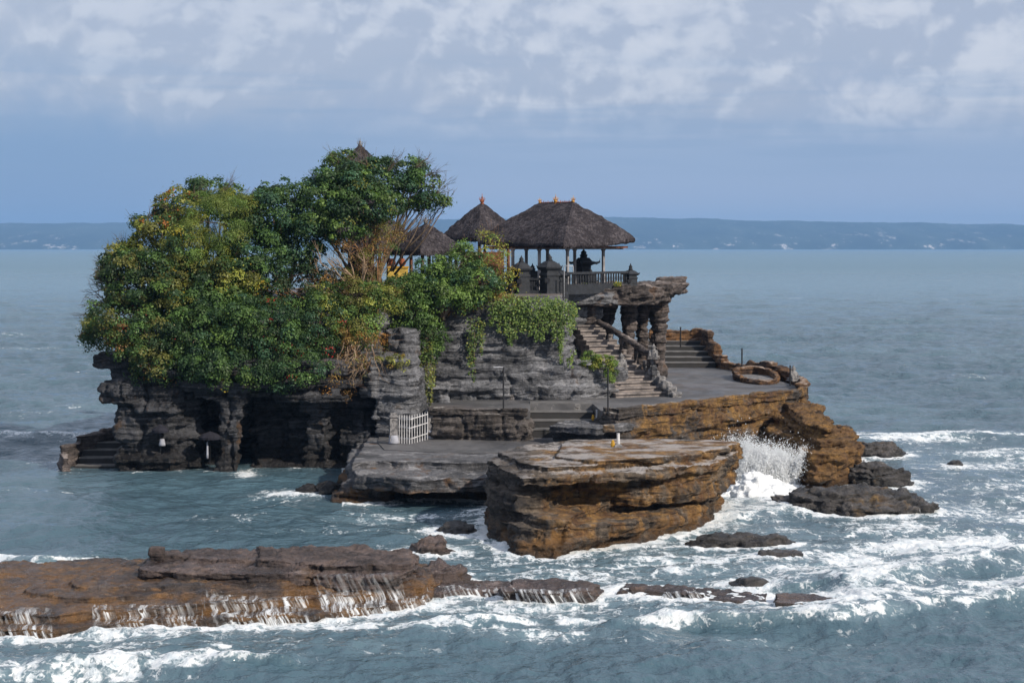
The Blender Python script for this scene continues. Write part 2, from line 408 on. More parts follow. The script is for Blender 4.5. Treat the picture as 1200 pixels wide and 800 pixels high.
def rock_mesh(name, mb, voxel, amp=.12, seed=0, crack=.25, flat=None, smooth_it=0, tiltz=0.0):
    me = new_mesh('tmp', mb.V, mb.F); o = bpy.data.objects.new('tmp', me); COL.objects.link(o)
    md = o.modifiers.new('r', 'REMESH'); md.mode = 'VOXEL'; md.voxel_size = voxel; md.adaptivity = 0
    if smooth_it:
        s = o.modifiers.new('s', 'SMOOTH'); s.iterations = smooth_it; s.factor = .5
    bpy.context.view_layer.update()
    ev = o.evaluated_get(bpy.context.evaluated_depsgraph_get()); m2 = bpy.data.meshes.new_from_object(ev)
    bpy.data.objects.remove(o); bpy.data.meshes.remove(me)
    n = len(m2.vertices); co = np.empty(n * 3, np.float32); m2.vertices.foreach_get('co', co); co = co.reshape(-1, 3).astype(float)
    nr = np.empty(n * 3, np.float32); m2.vertex_normals.foreach_get('vector', nr); nr = nr.reshape(-1, 3).astype(float)
    zw = co[:, 2] + .25 * perlin(co * .3, seed + 9)
    d = amp * fbm(co * [1.1, 1.1, 1.6], 6, seed, .62)
    s_ = zw * 4.2 + .9 * perlin(co * [.5, .5, .2], seed + 30); ce = np.floor(s_); fr = s_ - ce
    rb = perlin(np.column_stack([co[:, 0] * .45, co[:, 1] * .45, ce * 1.73 + .5]), seed + 31)
    wx = .5 * perlin(co * [.8, .8, .3], seed + 50); bxi = np.floor(co[:, 0] * .85 + wx + ce * .618).astype(np.int64); byi = np.floor(co[:, 1] * .6 + wx * .8 + ce * .37).astype(np.int64)
    hs = PERM[(PERM[(bxi & 511)] + byi + ce.astype(np.int64) * 7) & 511] / 511.0 - .5
    rb = rb * .6 + hs * 1.5
    d += (amp * .9 * rb - amp * .55 * np.exp(-(np.minimum(fr, 1 - fr) / .13) ** 2)) * (1 - np.abs(nr[:, 2])) * (crack > 0.02)
    bed = fbm(np.column_stack([co[:, 0] * .25, co[:, 1] * .25, zw * 5.5]), 3, seed + 20, .6)
    d += amp * .75 * bed * (1 - np.abs(nr[:, 2]))
    c = perlin(np.column_stack([co[:, 0] * .55, co[:, 1] * .55, co[:, 2] * .22]), seed + 40)
    c2 = perlin(np.column_stack([co[:, 0] * 1.5, co[:, 1] * 1.5, co[:, 2] * .6]), seed + 41)
    d -= crack * np.exp(-(c / .035) ** 2) * (1 - .7 * np.abs(nr[:, 2])) + crack * .35 * np.exp(-(c2 / .06) ** 2) * (1 - .6 * np.abs(nr[:, 2]))
    if flat is not None:
        k = np.clip((co[:, 2] - flat + .25) / .2, 0, 1) * np.clip(nr[:, 2], 0, 1); d *= (1 - .85 * k)
    co += nr * d[:, None]
    co[:, 2] += tiltz * co[:, 0]
    m2.vertices.foreach_set('co', co.astype(np.float32).ravel()); m2.update(); m2.name = name
    wl = co[(np.abs(co[:, 2]) < .22)]
    if len(wl): WATERLINE.append(wl[:: max(1, len(wl) // 1500), :2])
    return m2
def rock(name, slabs, mat, voxel=.1, seed=0, label=None, cat=None, group=None, kind=None, jag=.2, th=(.14,.42), step=.35, parent=None, **kw):
    rnd = random.Random(seed); mb = MB()
    for i, s in enumerate(slabs):
        strata(mb, s[0], s[1], s[2], rnd, seed + i, s[3] if len(s) > 3 else jag, th, step)
    o = link(name, rock_mesh(name, mb, voxel, seed=seed, **kw), mat, parent, True)
    return tag(o, label, cat, group, kind)
def blob_rock(name, px0, px1, pyb, pyt, mat, seed, label, cat='rock', group=None, depth=None, voxel=.07, z0=-.4, lean=0.0, par=None):
    "a low wave-worn rock whose waterline and crest are read off the photograph"
    rnd = random.Random(seed); Y = F * CZ / (pyb - HOR); x0, x1 = hx(px0, Y)[0], hx(px1, Y)[0]
    hgt = (pyb - pyt) / F * Y * .82; rx = (x1 - x0) / 2; cx = (x0 + x1) / 2; ry = depth or max(.5, rx * .55); cy = Y + ry
    mb = MB(); levels = 5
    for k in range(levels):
        tt = k / levels; s = math.sqrt(max(.05, 1 - tt ** 1.7)) * rnd.uniform(.92, 1.05)
        ccx = cx + lean * tt * rx + rnd.uniform(-.06, .06) * rx; n = 26
        poly = []
        for a in range(n):
            an = 2 * math.pi * a / n
            q = 1 + .22 * float(perlin(np.array([[math.cos(an) * 1.2, math.sin(an) * 1.2, seed * .37 + k * .3]]))[0])
            poly.append((ccx + rx * s * q * math.cos(an), cy + ry * s * q * math.sin(an)))
        mb.prism(poly, (z0 if k == 0 else hgt * tt - .02), hgt * (k + 1) / levels + .01)
    me = rock_mesh(name, mb, min(voxel, hgt * .3 + .02), amp=min(.20, hgt * .42), crack=min(.18, hgt * .3), seed=seed, smooth_it=0)
    return tag(link(name, me, mat, None, True), label, cat, group)

# ================================================================ the island
def pz(pts, z): return [g(x, y, z) for x, y in pts]
# the grey body of the island, stepped back as it rises
CL = []
CL.append(([(-16.4,85),(-12.6,86.2),(-8,85.4),(-6,84),(-4.4,85.8),(0,85.4),(3.2,85.6),(5.0,87.0),(4.7,89.5),(4.3,92.6),(4.4,97),(4.2,104),(1,108),(-8,109),(-16,104),(-19,93)], -1, 3.4, .22))
CL.append(([(-17.5,83),(-12,82.5),(-8,82.5),(-5.2,83.6),(-4.3,86.0),(0,85.7),(3.1,85.9),(4.6,87.6),(4.0,90.2),(3.4,92.6),(4.4,97),(4.2,104),(1,108),(-8,109),(-16,104),(-19,93)], 3.2, 4.3, .24))
CL.append(([(-18.2,83),(-14,82),(-9,82),(-6.4,83),(-4.2,86.4),(-2,86.0),(0,86.1),(2.5,86.5),(3.0,88.6),(2.9,92.6),(4.3,94.6),(4.2,104),(1,108),(-8,109),(-17,104),(-19.5,93)], 4.2, 5.9, .24))
CL.append(([(-16,84),(-12,83),(-7,84),(-4.2,86.8),(-2,86.6),(0,86.9),(2.4,87.2),(2.9,89.0),(2.9,92.0),(4.3,93.2),(4.6,95),(4.4,104),(1,108),(-8,109),(-15,104),(-17.5,93)], 5.8, 7.15, .2))
CL.append(([(-13,86),(-7,85.6),(-4,87.6),(0,87.8),(2.3,88.1),(2.8,89.6),(3.0,91.4),(4.9,92.0),(7.0,95.2),(5.6,104),(1,107),(-8,108),(-13,104),(-15,94)], 7.1, 7.62, .12))
cliff = rock('island_cliff', CL, M['cliff'], .10, 11, kind='structure', amp=.10, crack=.22, flat=7.6, th=(.16,.5))

# the sea caves under the left of the island: piers, columns, lintels
CV = []
CV.append(([(-17.7,80.6),(-15.2,80.2),(-14.1,81.2),(-14.2,84),(-15,86.5),(-17,86),(-18.2,84)], -1, 4.1, .26))
CV.append(([(-18.4,80.8),(-17.3,80.2),(-16,80.6),(-16,84),(-18.5,84)], 3.0, 3.9, .18))
CV.append(([(-19.0,81.6),(-17.6,80.6),(-16.5,81),(-17,85),(-19.4,85)], 4.6, 5.1, .14))
CV.append(([(-18.2,81.4),(-16,80.2),(-12,79.7),(-9,80),(-6.8,80.8),(-5.6,83.8),(-6,88),(-18,88)], 3.75, 5.0, .30))
CV.append(([(-14.2,80.2),(-12.2,79.9),(-12.0,81.6),(-14,81.8)], 3.3, 4.0, .16))
CV.append(([(-10.6,80.4),(-7.6,80.3),(-7.4,82.6),(-10.4,82.8)], 3.1, 3.9, .2))
# back walls of the caves with ledges
CV.append(([(-14.8,83.2),(-13.4,83.0),(-13.2,87),(-15,87)], -1, 1.7, .15))
CV.append(([(-12.0,83.6),(-10.2,83.0),(-9.8,87),(-12.2,87)], -1, 3.9, .2))
CV.append(([(-10.2,82.4),(-7.6,82.6),(-6.8,81.9),(-6.2,82.5),(-6,87),(-10.4,87)], -1, 3.9, .24))
CV.append(([(-7.9,82.0),(-6.4,81.4),(-5.8,84),(-8,84)], -1, 1.6, .2))
CV.append(([(-11.6,81.6),(-8,81.4),(-6.8,80.7),(-6.5,84),(-12,84)], -1, .25, .2))
# the slender column and its neighbour
for zz0, zz1, a, b in ((-1,.5,-13.25,-12.25), (.5,1.5,-13.05,-12.2), (1.5,2.4,-13.0,-12.25), (2.4,3.1,-12.95,-12.0), (3.1,4.2,-13.2,-11.8)):
    CV.append(([(a,80.3),(b,80.1),(b+.05,81.2),(a,81.3)], zz0, zz1, .11))
for zz0, zz1, a, b in ((-1,.9,-9.4,-8.3), (.9,1.6,-9.15,-8.45), (1.6,2.6,-9.3,-8.4), (2.6,4.0,-9.6,-8.1)):
    CV.append(([(a,81.4),(b,81.2),(b+.1,83.2),(a,83.2)], zz0, zz1, .14))
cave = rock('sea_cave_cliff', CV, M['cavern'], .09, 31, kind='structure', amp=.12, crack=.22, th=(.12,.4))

# the buttress beside the gate
BT = []
for z0, z1, a, b, f in ((1.2,2.3,-6.15,-3.95,80.9), (2.3,3.4,-6.2,-4.1,80.8), (3.4,4.3,-6.1,-4.2,80.9), (4.3,4.9,-6.3,-4.4,81.1), (4.9,6.2,-5.9,-4.4,83.2)):
    BT.append(([(a,f+.3),(a+.8,f),(b-.5,f),(b,f+.5),(b+.15,86),(a,86)], z0, z1, .14))
for z0, z1 in ((3.2,4.3), (4.5,5.0)):
    BT.append(([(-6.9,81.3),(-6.3,80.8),(-5.9,81.4),(-6,84),(-6.9,84)], z0, z1, .12))
BT.append(([(-3.9,84.6),(-3.0,84.3),(-3,87),(-4,87)], 1.2, 3.4, .14))
rock('rock_buttress', BT, M['cliff'], .09, 47, kind='structure', amp=.12, crack=.12, th=(.1,.3))

# low terrace at the foot of the cliff
LT = []
LT.append((pz([(398,570),(418,582),(470,585),(520,585),(578,587)], 0) + [(4,73),(6.6,76),(6.8,90),(-7.4,90),(-7.2,80),(-7.4,76)], -1, .42, .16))
LT.append((pz([(408,566),(450,571),(520,574),(578,572)], .42) + [(4,74),(6.6,77),(6.8,90),(-6.8,90),(-6.8,80)], .42, .62, .10))
LT.append((pz([(402,560),(415,571),(480,577),(578,574)], .65) + [(4,73),(6.6,76),(6.8,90),(-7,90),(-7.1,80)], .62, 1.12, .12))
LT.append((pz([(412,552),(440,549),(520,552),(578,552)], 1.1) + [(4,73.5),(6.5,76),(6.8,90),(-6.6,90),(-6.5,78)], 1.1, 1.42, .10))
low = rock('low_terrace', LT, M['low'], .075, 53, kind='structure', amp=.09, crack=.10, flat=1.42)
mb = MB(); mb.prism([(-5.4,76.2),(-3.2,75.2),(-1.2,74.9),(0.9,74.9),(1.6,77.6),(.6,80.6),(-3.4,81.2),(-4.2,84),(-6.0,81.4),(-5.9,79)], 1.2, 1.475)
tag(mb.build('lower_path', M['paving']), kind='structure')

# the raised plaza, its body of rusty rock, the paving on top and the steps cut through its front
PB = []
front = [(-3.7,80.2),(-1.6,79.7),(.75,79.2),(.85,83.6),(3.75,83.6),(3.9,79.6),(4.7,79.0),(7.4,81.6),(9.7,84.6),(12.4,87.6),(14.2,89.4),(14.9,91.2),(15.3,94),(14.9,99),(14.1,103.5),(12.9,107.5),(12.3,113.5),(6,114.5),(3,106),(0,88),(-3.8,86)]
PB.append((front, -1, 1.2, .24)); PB.append((front, 1.1, 2.0, .22)); PB.append((front, 2.0, 2.66, .15))
plaza_rock = rock('plaza_rock', PB, M['terrace'], .09, 61, kind='structure', amp=.12, crack=.20, flat=2.64, th=(.14,.38))
mb = MB()
mb.prism([(-3.9,80.6),(-1.6,80.1),(.8,79.9),(.85,83.6),(3.75,83.6),(3.95,80.1),(4.7,79.5),(7.3,82.0),(9.6,85.0),(12.2,88.0),(14.0,89.9),(14.6,91.4),(14.9,94),(14.5,99),(13.8,103.3),(12.6,107.3),(12.1,112),(4,112),(3,106),(2,88),(-3.5,86.4)], 2.4, 2.755)
tag(mb.build('plaza_paving', M['paving']), kind='structure')
# crumbling lip stones along the edge
rim = []
pts = [(-3.7,80.25),(-1.6,79.8),(.7,79.35)]
for a, b in zip(pts, pts[1:]): rim.append(([(a[0],a[1]-.12),(b[0],b[1]-.12),(b[0],b[1]+.35),(a[0],a[1]+.35)], 2.55, 2.86, .08))
pts = [(4.1,79.4),(4.7,79.1),(7.4,81.7),(9.7,84.7),(12.4,87.7),(14.2,89.5),(15.0,91.3)]
for a, b in zip(pts, pts[1:]): rim.append(([(a[0],a[1]-.1),(b[0],b[1]-.1),(b[0]-.1,b[1]+.38),(a[0]-.1,a[1]+.38)], 2.5, 2.93, .08))
rock('terrace_rim', rim, M['terrace'], .07, 67, kind='structure', amp=.08, crack=.1, th=(.1,.3))

# steps from the low terrace to the plaza
def steps(name, boxes, label, mat, cat='steps', group=None, riser=None):
    e = empty(name, (boxes[0][0][0], boxes[0][0][1], boxes[0][0][2]), label, cat, group)
    for c, s, rz in boxes:
        mb = MB(); mb.box(c, s, rz, .012); so_ = mb.build('step', mat, e)
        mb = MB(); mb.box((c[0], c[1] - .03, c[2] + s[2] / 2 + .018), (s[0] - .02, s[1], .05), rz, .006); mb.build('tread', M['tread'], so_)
    return e
bx = []
for k in range(4):
    z1 = 1.45 + .325 * (k + 1) - .005
    bx.append(((2.28, 81.55 + k * .55 + 1, (1.1 + z1) / 2), (2.9, 2.6 - k * .5, z1 - 1.1), 0))
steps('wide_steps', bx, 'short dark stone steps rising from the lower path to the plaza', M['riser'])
# steps at the back of the plaza
bx = []
for k in range(5):
    z1 = 2.755 + .27 * (k + 1); bx.append(((10.0, 109.0 + k * .85 + 2, (2.2 + z1) / 2), (4.6, 4.6 - k * .5, z1 - 2.2), 0))
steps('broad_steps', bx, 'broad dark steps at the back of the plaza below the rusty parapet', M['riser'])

# the long flight of stone steps to the temple
N = 15; A0 = Vector((6.35, 87.3, 2.75)); A1 = Vector((4.05, 93.1, 6.25))
e = empty('stone_stairs', tuple(A0), 'flight of worn pinkish stone stairs climbing from the plaza to the temple', 'stairs')
dirv = Vector((A1.x - A0.x, A1.y - A0.y)).normalized(); ang = math.atan2(dirv.y, dirv.x) - math.pi / 2
rr = random.Random(5)
for k in range(N):
    f = k / (N - 1); c = A0.lerp(A1, f); wd = 2.9 - 1.5 * f ** .8
    run = (A1 - A0).xy.length / N; z1 = A0.z + (A1.z - A0.z) * (k + 1) / N
    ctr = Vector((c.x, c.y)) + dirv * (run * 1.2 + .1)
    ctr.x += (2.9 - wd) * -.10
    mb = MB(); mb.box((ctr.x, ctr.y, z1 - .04), (wd, run * 2.6, .08), ang + rr.uniform(-.03, .03), .014)
    mb.box((ctr.x, ctr.y + .06, z1 - .33), (wd - .05, run * 2.5, .5), ang, .012)
    mb.build('stone_step', M['step'], e)
# flared kerb at the foot of the stairs
KB = []
for k in range(7):
    f = k / 6; c = A0.lerp(A1, f * .40); c.x += 1.55 - f * .25
    KB.append(([(c.x - .16, c.y - .25), (c.x + .34 - f * .2, c.y - .2), (c.x + .3 - f * .2, c.y + .5), (c.x - .18, c.y + .5)], 2.6, c.z + .22, .05))
rock('stair_kerb', KB, M['greystone'], .05, 71, 'pale flared stone kerb curving beside the lowest stairs', 'kerb', amp=.05, crack=.05, th=(.1, .2))
# the round stone handrail
hp = [P(700,377,92.6), P(712,383,91.8), P(728,393,90.8), P(745,404,89.9), P(760,414,89.1), P(771,423,88.6)]
MBR = MB(); MBR.tube(hp, [.15,.16,.17,.17,.18,.17], 10)
for p in hp[1:-1]: MBR.tube([(p[0], p[1], p[2]), (p[0], p[1] + .1, p[2] - .9)], .12, 6)
tag(link('stone_handrail', rock_mesh('stone_handrail', MBR, .05, amp=.04, crack=.03, seed=3), M['bridge'], None, True),
    'thick rounded stone handrail sloping down the right side of the stairs', 'handrail')

# seated guardian figures
def guardian(name, x, y, z, h, label, rz=0, mat='greystone', group=None):
    e = empty(name, (x, y, z), label, 'statue', group); ca, sa = math.cos(rz), math.sin(rz)
    def q(a, b, c): return (x + (a * ca - b * sa) * h, y + (a * sa + b * ca) * h, z + c * h)
    mb = MB(); mb.lathe((x, y, z), [(.30*h, 0), (.32*h, .06*h), (.26*h, .10*h), (.30*h, .16*h), (.28*h, .2*h)], sq=True, rz=rz); mb.build('plinth', M[mat], e)
    mb = MB()
    mb.tube([q(0,.02,.18), q(0,.0,.38), q(0,.0,.56), q(0,0,.66)], [.24*h, .22*h, .17*h, .09*h], 10)        # belly and chest
    for s in (-1, 1):
        mb.tube([q(s*.10,0,.26), q(s*.24,-.16,.30), q(s*.20,-.24,.18)], [.11*h, .09*h, .07*h], 8)             # folded leg
        mb.tube([q(s*.17,0,.56), q(s*.27,-.06,.44), q(s*.16,-.19,.36)], [.075*h, .06*h, .05*h], 8)            # arm to the knee
    mb.lathe(q(0,-.02,.62), [(.07*h,0), (.12*h,.05*h), (.125*h,.12*h), (.10*h,.18*h)], 10)                 # head
    mb.lathe(q(0,-.01,.77), [(.135*h,0), (.12*h,.05*h), (.06*h,.11*h), (.02*h,.22*h)], 10)                 # crown
    for s in (-1, 1): mb.tube([q(s*.10,0,.70), q(s*.17,0,.73), q(s*.18,.0,.80)], [.05*h,.04*h,.01*h], 6)
    b = link('body', rock_mesh('body', mb, .035 * h, amp=.015 * h, crack=.0, seed=5), M[mat], e, True)
    return e
guardian('guardian_statue', 6.98, 88.75, 4.5, .80, 'small pale guardian statue at the lower end of the stone handrail', R(-20))
guardian('guardian_statue', 5.38, 88.6, 4.0, .85, 'small guardian statue on the rock at the left side of the stairs', R(10))
guardian('guardian_statue', 14.55, 93.2, 3.1, .85, 'small pale guardian statue on the outermost corner of the plaza', R(30), mat='greystone')
# rock the stair statues stand on
rock('stair_rock', [([(4.6,87.3),(5.2,87.2),(5.5,88.3),(5.6,89.2),(4.9,89.6),(4.4,89)], 2.5, 3.1, .1), ([(4.8,87.9),(5.3,87.9),(5.65,88.4),(5.6,89.4),(4.4,90)], 3.0, 4.05, .1),
 ([(6.85,88.6),(7.15,88.6),(7.15,89),(6.85,89)], 3.2, 4.5, .03)], M['cliff'], .07, 73, kind='structure', amp=.08, crack=.1)

# parapet round the plaza
PT = []
crv = [(8.6,113.6,4.25,4.75), (10.2,113.7,4.2,4.9), (11.4,113.6,4.1,4.65), (12.0,113.3,3.6,5.1), (12.25,111.2,2.6,4.6), (12.45,109.2,2.6,3.75), (12.75,107.6,2.6,3.25), (13.2,105.8,2.6,3.1), (13.7,104.2,2.6,3.3), (14.2,102.6,2.6,3.55), (14.7,100.8,2.6,3.5),
       (15.0,99.3,2.6,3.35), (15.2,97.4,2.6,3.15), (15.2,95.6,2.6,3.1), (15.1,94.0,2.6,3.25), (14.95,92.2,2.4,3.2), (14.6,91.0,2.4,3.0)]
for a, b in zip(crv, crv[1:]):
    va = Vector((b[0] - a[0], b[1] - a[1])); nn = Vector((va.y, -va.x)).normalized() * .24
    PT.append(([(a[0]-nn.x, a[1]-nn.y), (b[0]-nn.x, b[1]-nn.y), (b[0]+nn.x, b[1]+nn.y), (a[0]+nn.x, a[1]+nn.y)], min(a[2], b[2]) - .1, (a[3] + b[3]) / 2, .08))
rock('parapet', PT, M['parapet'], .075, 79, 'low rusty rock parapet winding along the seaward edge of the plaza', 'parapet', amp=.09, crack=.08, th=(.12, .3))
# oval basin
BS = []; nb_ = 14
for k in range(nb_):
    a0 = 2 * math.pi * k / nb_; a1 = 2 * math.pi * (k + 1.15) / nb_
    q = lambda a, r: (13.35 + 1.12 * r * math.cos(a), 98.6 + 3.1 * r * math.sin(a))
    BS.append(([q(a0, 1.12), q(a1, 1.12), q(a1, .82), q(a0, .82)], 2.6, 3.12 + .2 * math.sin((a0 + a1) / 2), .05))
e = empty('stone_basin', (13.35, 98.6, 2.75), 'oval rusty stone basin built against the plaza parapet', 'basin')
link('basin_rim', rock_mesh('basin_rim', (lambda mb: ([strata(mb, s[0], s[1], s[2], random.Random(4), 4, s[3], (.2,.3), .3) for s in BS], mb)[1])(MB()), .07, amp=.07, crack=.05, seed=83), M['parapet'], e, True)
mb = MB(); mb.prism([(13.35 + 1.0 * math.cos(a * .4488), 98.6 + 2.8 * math.sin(a * .4488)) for a in range(14)], 2.6, 2.9); mb.build('basin_floor', M['greystone'], e)

# ---- the leaning rock gallery: a slab on eroded pillars
BR = []
def rp(*a): return [hx(px, Y) for px, Y in a]
BR.append((rp((664,92.4),(700,92.0),(760,94.5),(800,99.5),(806,101.5),(790,103.5),(760,104.5),(700,104)), 7.45, 8.0, .2))
BR.append((rp((668,92.2),(705,91.8),(760,94.2),(784,98),(786,101.5),(770,103.5),(700,104)), 7.05, 7.5, .2))
BR.append((rp((664,93.2),(696,92.8),(700,94),(700,98),(690,99),(664,98)), 6.0, 7.1, .16))
for i, (px, Y, rw) in enumerate(((674,92.0,.55), (692,91.9,.5), (708,92.3,.5), (724,92.8,.6), (744,93.8,.55), (760,95.2,.5), (776,97.2,.5))):
    x, _ = hx(px, Y); n = 9
    BR.append(([(x + rw * 1.25 * math.cos(k * .698 + i), Y + .3 + rw * .8 * math.sin(k * .698 + i)) for k in range(n)], 7.5, 8.0 + .14 * math.sin(i * 2.3), .08))
BR.append((rp((770,98.8),(803,100.2),(804,101.6),(786,102.6),(768,102)), 7.75, 8.28, .12))
PL = rock('rock_gallery', BR, M['bridge'], .085, 89, kind='structure', amp=.13, crack=.12, th=(.14,.34))
def pillar(cx, cy, z0, z1, prof, seed, label):
    mb = MB(); rnd = random.Random(seed); z = z0; n = 14
    while z < z1:
        h = rnd.uniform(.13, .26); f = (z + h / 2 - z0) / (z1 - z0)
        r = np.interp(f, [p[0] for p in prof], [p[1] for p in prof]) * rnd.uniform(.88, 1.1) * .84; ox = rnd.uniform(-.05, .05)
        poly = [(cx + ox + r * math.cos(2*math.pi*k/n) * rnd.uniform(.93,1.07), cy + r * math.sin(2*math.pi*k/n)) for k in range(n)]
        mb.prism(poly, z - .01, z + h * .72); mb.prism([(cx + ox + (x - cx - ox) * .86, cy + (y - cy) * .86) for x, y in poly], z + h * .6, z + h + .02); z += h
    tag(link('rock_pillar', rock_mesh('rock_pillar', mb, .055, amp=.07, crack=.05, seed=seed), M['bridge'], None, True), label, 'rock pillar', 'eroded pillars under the rock gallery')
pillar(hx(772,101)[0], 101, 2.6, 7.65, [(0,.62),(.12,.55),(.3,.45),(.55,.52),(.75,.66),(.88,.86),(1,.95)], 1, 'tallest eroded rock pillar, at the outer right end of the rock gallery')
pillar(hx(737,98.5)[0], 98.5, 2.6, 7.3, [(0,.45),(.4,.42),(.7,.50),(.85,.58),(1,.72)], 2, 'stout ribbed rock pillar just left of the paired thin one under the gallery')
pillar(hx(753,103.2)[0], 103.2, 2.6, 7.3, [(0,.5),(.35,.40),(.62,.42),(.8,.62),(1,.85)], 3, 'thinner rock pillar flaring at the top between the two larger ones')
pillar(hx(711,101)[0], 101, 2.6, 7.3, [(0,.8),(.35,.75),(.55,.42),(.8,.55),(1,1.0)], 4, 'dark waisted rock pillar nearest the stairs under the gallery')

# ---- the big promontory in front
BK = []
def left(z, *pts): return pz(list(pts), z)
BK.append((left(0, (571,632), (588,642), (606,651)) + pz([(650,655),(668,650),(700,643),(760,636),(800,627),(822,620),(843,604)], 0) + [(8.2,69.4),(8.0,71),(2,73.5),(.4,73),(-.95,68)], -1, .38, .18))
BK.append((left(.4, (572,619), (606,634)) + pz([(640,638),(668,636),(740,627),(800,615),(836,598)], .4) + [(8.2,69.6),(8.0,71),(2,73.5),(.4,73),(-.95,68)], .36, .82, .17))
BK.append((left(.8, (572,604), (604,612)) + pz([(640,622),(668,622),(690,608),(720,600),(770,597),(810,592),(838,586)], .8) + [(8.3,69.6),(8.0,71),(2,73.5),(.4,73),(-.95,68)], .8, 1.12, .10))
BK.append((left(1.1, (573,592), (604,602), (632,600)) + pz([(650,594),(680,590),(740,592),(800,588),(830,583),(846,576)], 1.1) + [(8.6,69.4),(8.1,70.8),(2,73.5),(.4,73),(-.95,68)], 1.05, 1.7, .11))
BK.append((left(1.68, (573,564), (603,579), (632,577)) + pz([(650,573),(700,573),(760,570),(800,567),(832,563),(853,554)], 1.68) + [(8.7,69.2),(8.0,70.4),(2,70.6),(.4,70.2),(-.85,67)], 1.65, 2.1, .11))
BK.append((left(2.1, (574,548), (592,560), (612,568)) + pz([(640,567),(700,563),(760,560),(810,554),(840,549),(862,537)], 2.1) + [(8.75,68.6),(8.0,69.6),(2,69.8),(.4,69.2),(-.4,66.5)], 2.05, 2.32, .12))
BK.append((left(2.3, (584,536), (604,548)) + pz([(640,555),(700,553),(750,549),(790,546),(838,538),(866,527)], 2.3) + [(8.7,68.2),(7.8,69.2),(2,69.4),(0.6,68.6)], 2.28, 2.52, .09))
BK.append((pz([(650,540),(700,546),(780,541),(830,534),(868,524)], 2.5) + [(8.5,68),(7.6,68.9),(2,69.0)], 2.48, 2.66, .08))
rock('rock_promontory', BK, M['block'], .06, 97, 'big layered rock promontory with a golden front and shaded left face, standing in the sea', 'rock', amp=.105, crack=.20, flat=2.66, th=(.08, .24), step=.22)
# dark left facet of the promontory (darkened in its rock colour)
# ---- headland under the right corner of the plaza
HD = []
HD.append((pz([(928,560),(948,575),(972,574),(995,570),(1010,558)], 0) + [(16.2,84),(15.6,90),(13,90),(12,84)], -1, .55, .2))
HD.append((pz([(932,548),(955,562),(985,560),(1006,548)], .55) + [(16.0,84),(15.4,90),(13,90),(12,84)], .5, 1.05, .2))
HD.append((pz([(935,530),(950,545),(985,545),(1009,534)], 1.05) + [(15.9,84.5),(15.3,90),(13,90),(12,84)], 1.0, 1.45, .15))
HD.append((pz([(938,515),(960,528),(990,527)], 1.45) + [(15.2,86),(15.0,90),(13,90),(12.6,84)], 1.4, 1.85, .15))
HD.append((pz([(942,505),(970,512)], 1.9) + [(15.0,88),(14.8,91),(13.6,91)], 1.8, 2.25, .12))
rock('headland_boulder', HD, M['head'], .07, 101, 'smooth golden brown headland boulder below the right corner of the plaza', 'rock', amp=.17, crack=.10, th=(.3, .6), smooth_it=2)
# pale slab lying at the foot of the plaza wall
rock('stone_slab', [(pz([(645,516),(700,519),(735,515)], 1.45) + [(5.0,80.2),(2.6,81.2)], 1.35, 2.02, .1), (pz([(641,505),(700,509),(744,503)], 2.0) + [(5.2,79.9),(2.4,80.9)], 1.98, 2.22, .1)],
     M['low'], .06, 103, 'pale topped slab of rock lying in front of the short steps', 'rock', amp=.08, crack=.1, th=(.15, .3))

# ---- the reef in the foreground
RF = []
RF.append((pz([(-60,752),(0,748),(60,748),(140,741),(220,737),(300,733),(380,727),(450,721),(500,712),(516,698)], 0) + pz([(520,690),(500,668),(300,660),(150,665),(-60,672)], 0), -.8, .22, .16))
RF.append((pz([(-60,730),(0,728),(60,729),(140,722),(220,718),(300,713),(380,707),(450,701),(496,694),(506,686)], .25) + pz([(500,668),(300,660),(150,660),(-60,668)], .25), .2, .42, .12))
RF.append((pz([(60,700),(110,700),(200,697),(300,694),(400,690),(470,685),(492,680)], .5) + pz([(494,668),(300,655),(150,658),(30,690)], .55), .38, .54, .14))
RF.append((pz([(90,690),(150,690),(260,687),(350,685),(420,682),(480,677)], .6) + pz([(488,662),(300,650),(160,655),(80,680)], .66), .52, .64, .12))
reef_low = rock('reef_shelf', RF, M['reeflow'], .06, 109, kind='structure', amp=.09, crack=.12, th=(.12, .3), step=.3)
RU = []
RU.append((pz([(165,672),(240,676),(330,678),(400,680),(470,678),(488,670)], .75) + pz([(490,655),(400,649),(250,649),(180,654)], .75), .3, .84, .10))
RU.append((pz([(300,660),(360,664),(420,666),(480,664),(487,655)], .98) + pz([(486,646),(400,642),(300,644)], .98), .8, 1.06, .10))
RU.append((pz([(175,650),(260,654),(330,655),(400,654),(460,651)], 1.0) + pz([(478,643),(400,640),(250,642),(190,645)], 1.0), .8, .96, .08))
rock('reef_slab', RU, M['reef'], .05, 113, 'long flat brown reef slab lying on the rock shelf in the foreground', 'rock', amp=.11, crack=.20, th=(.08, .22), step=.22)
# thin wet sheet of reef at the far left
rock('wet_reef_sheet', [(pz([(-60,716),(0,714),(60,708),(120,700),(150,690),(160,672),(120,668),(0,674),(-60,676)], .3), -.3, .33, .1)], M['reef'], .06, 117, kind='structure', amp=.05, crack=.05)

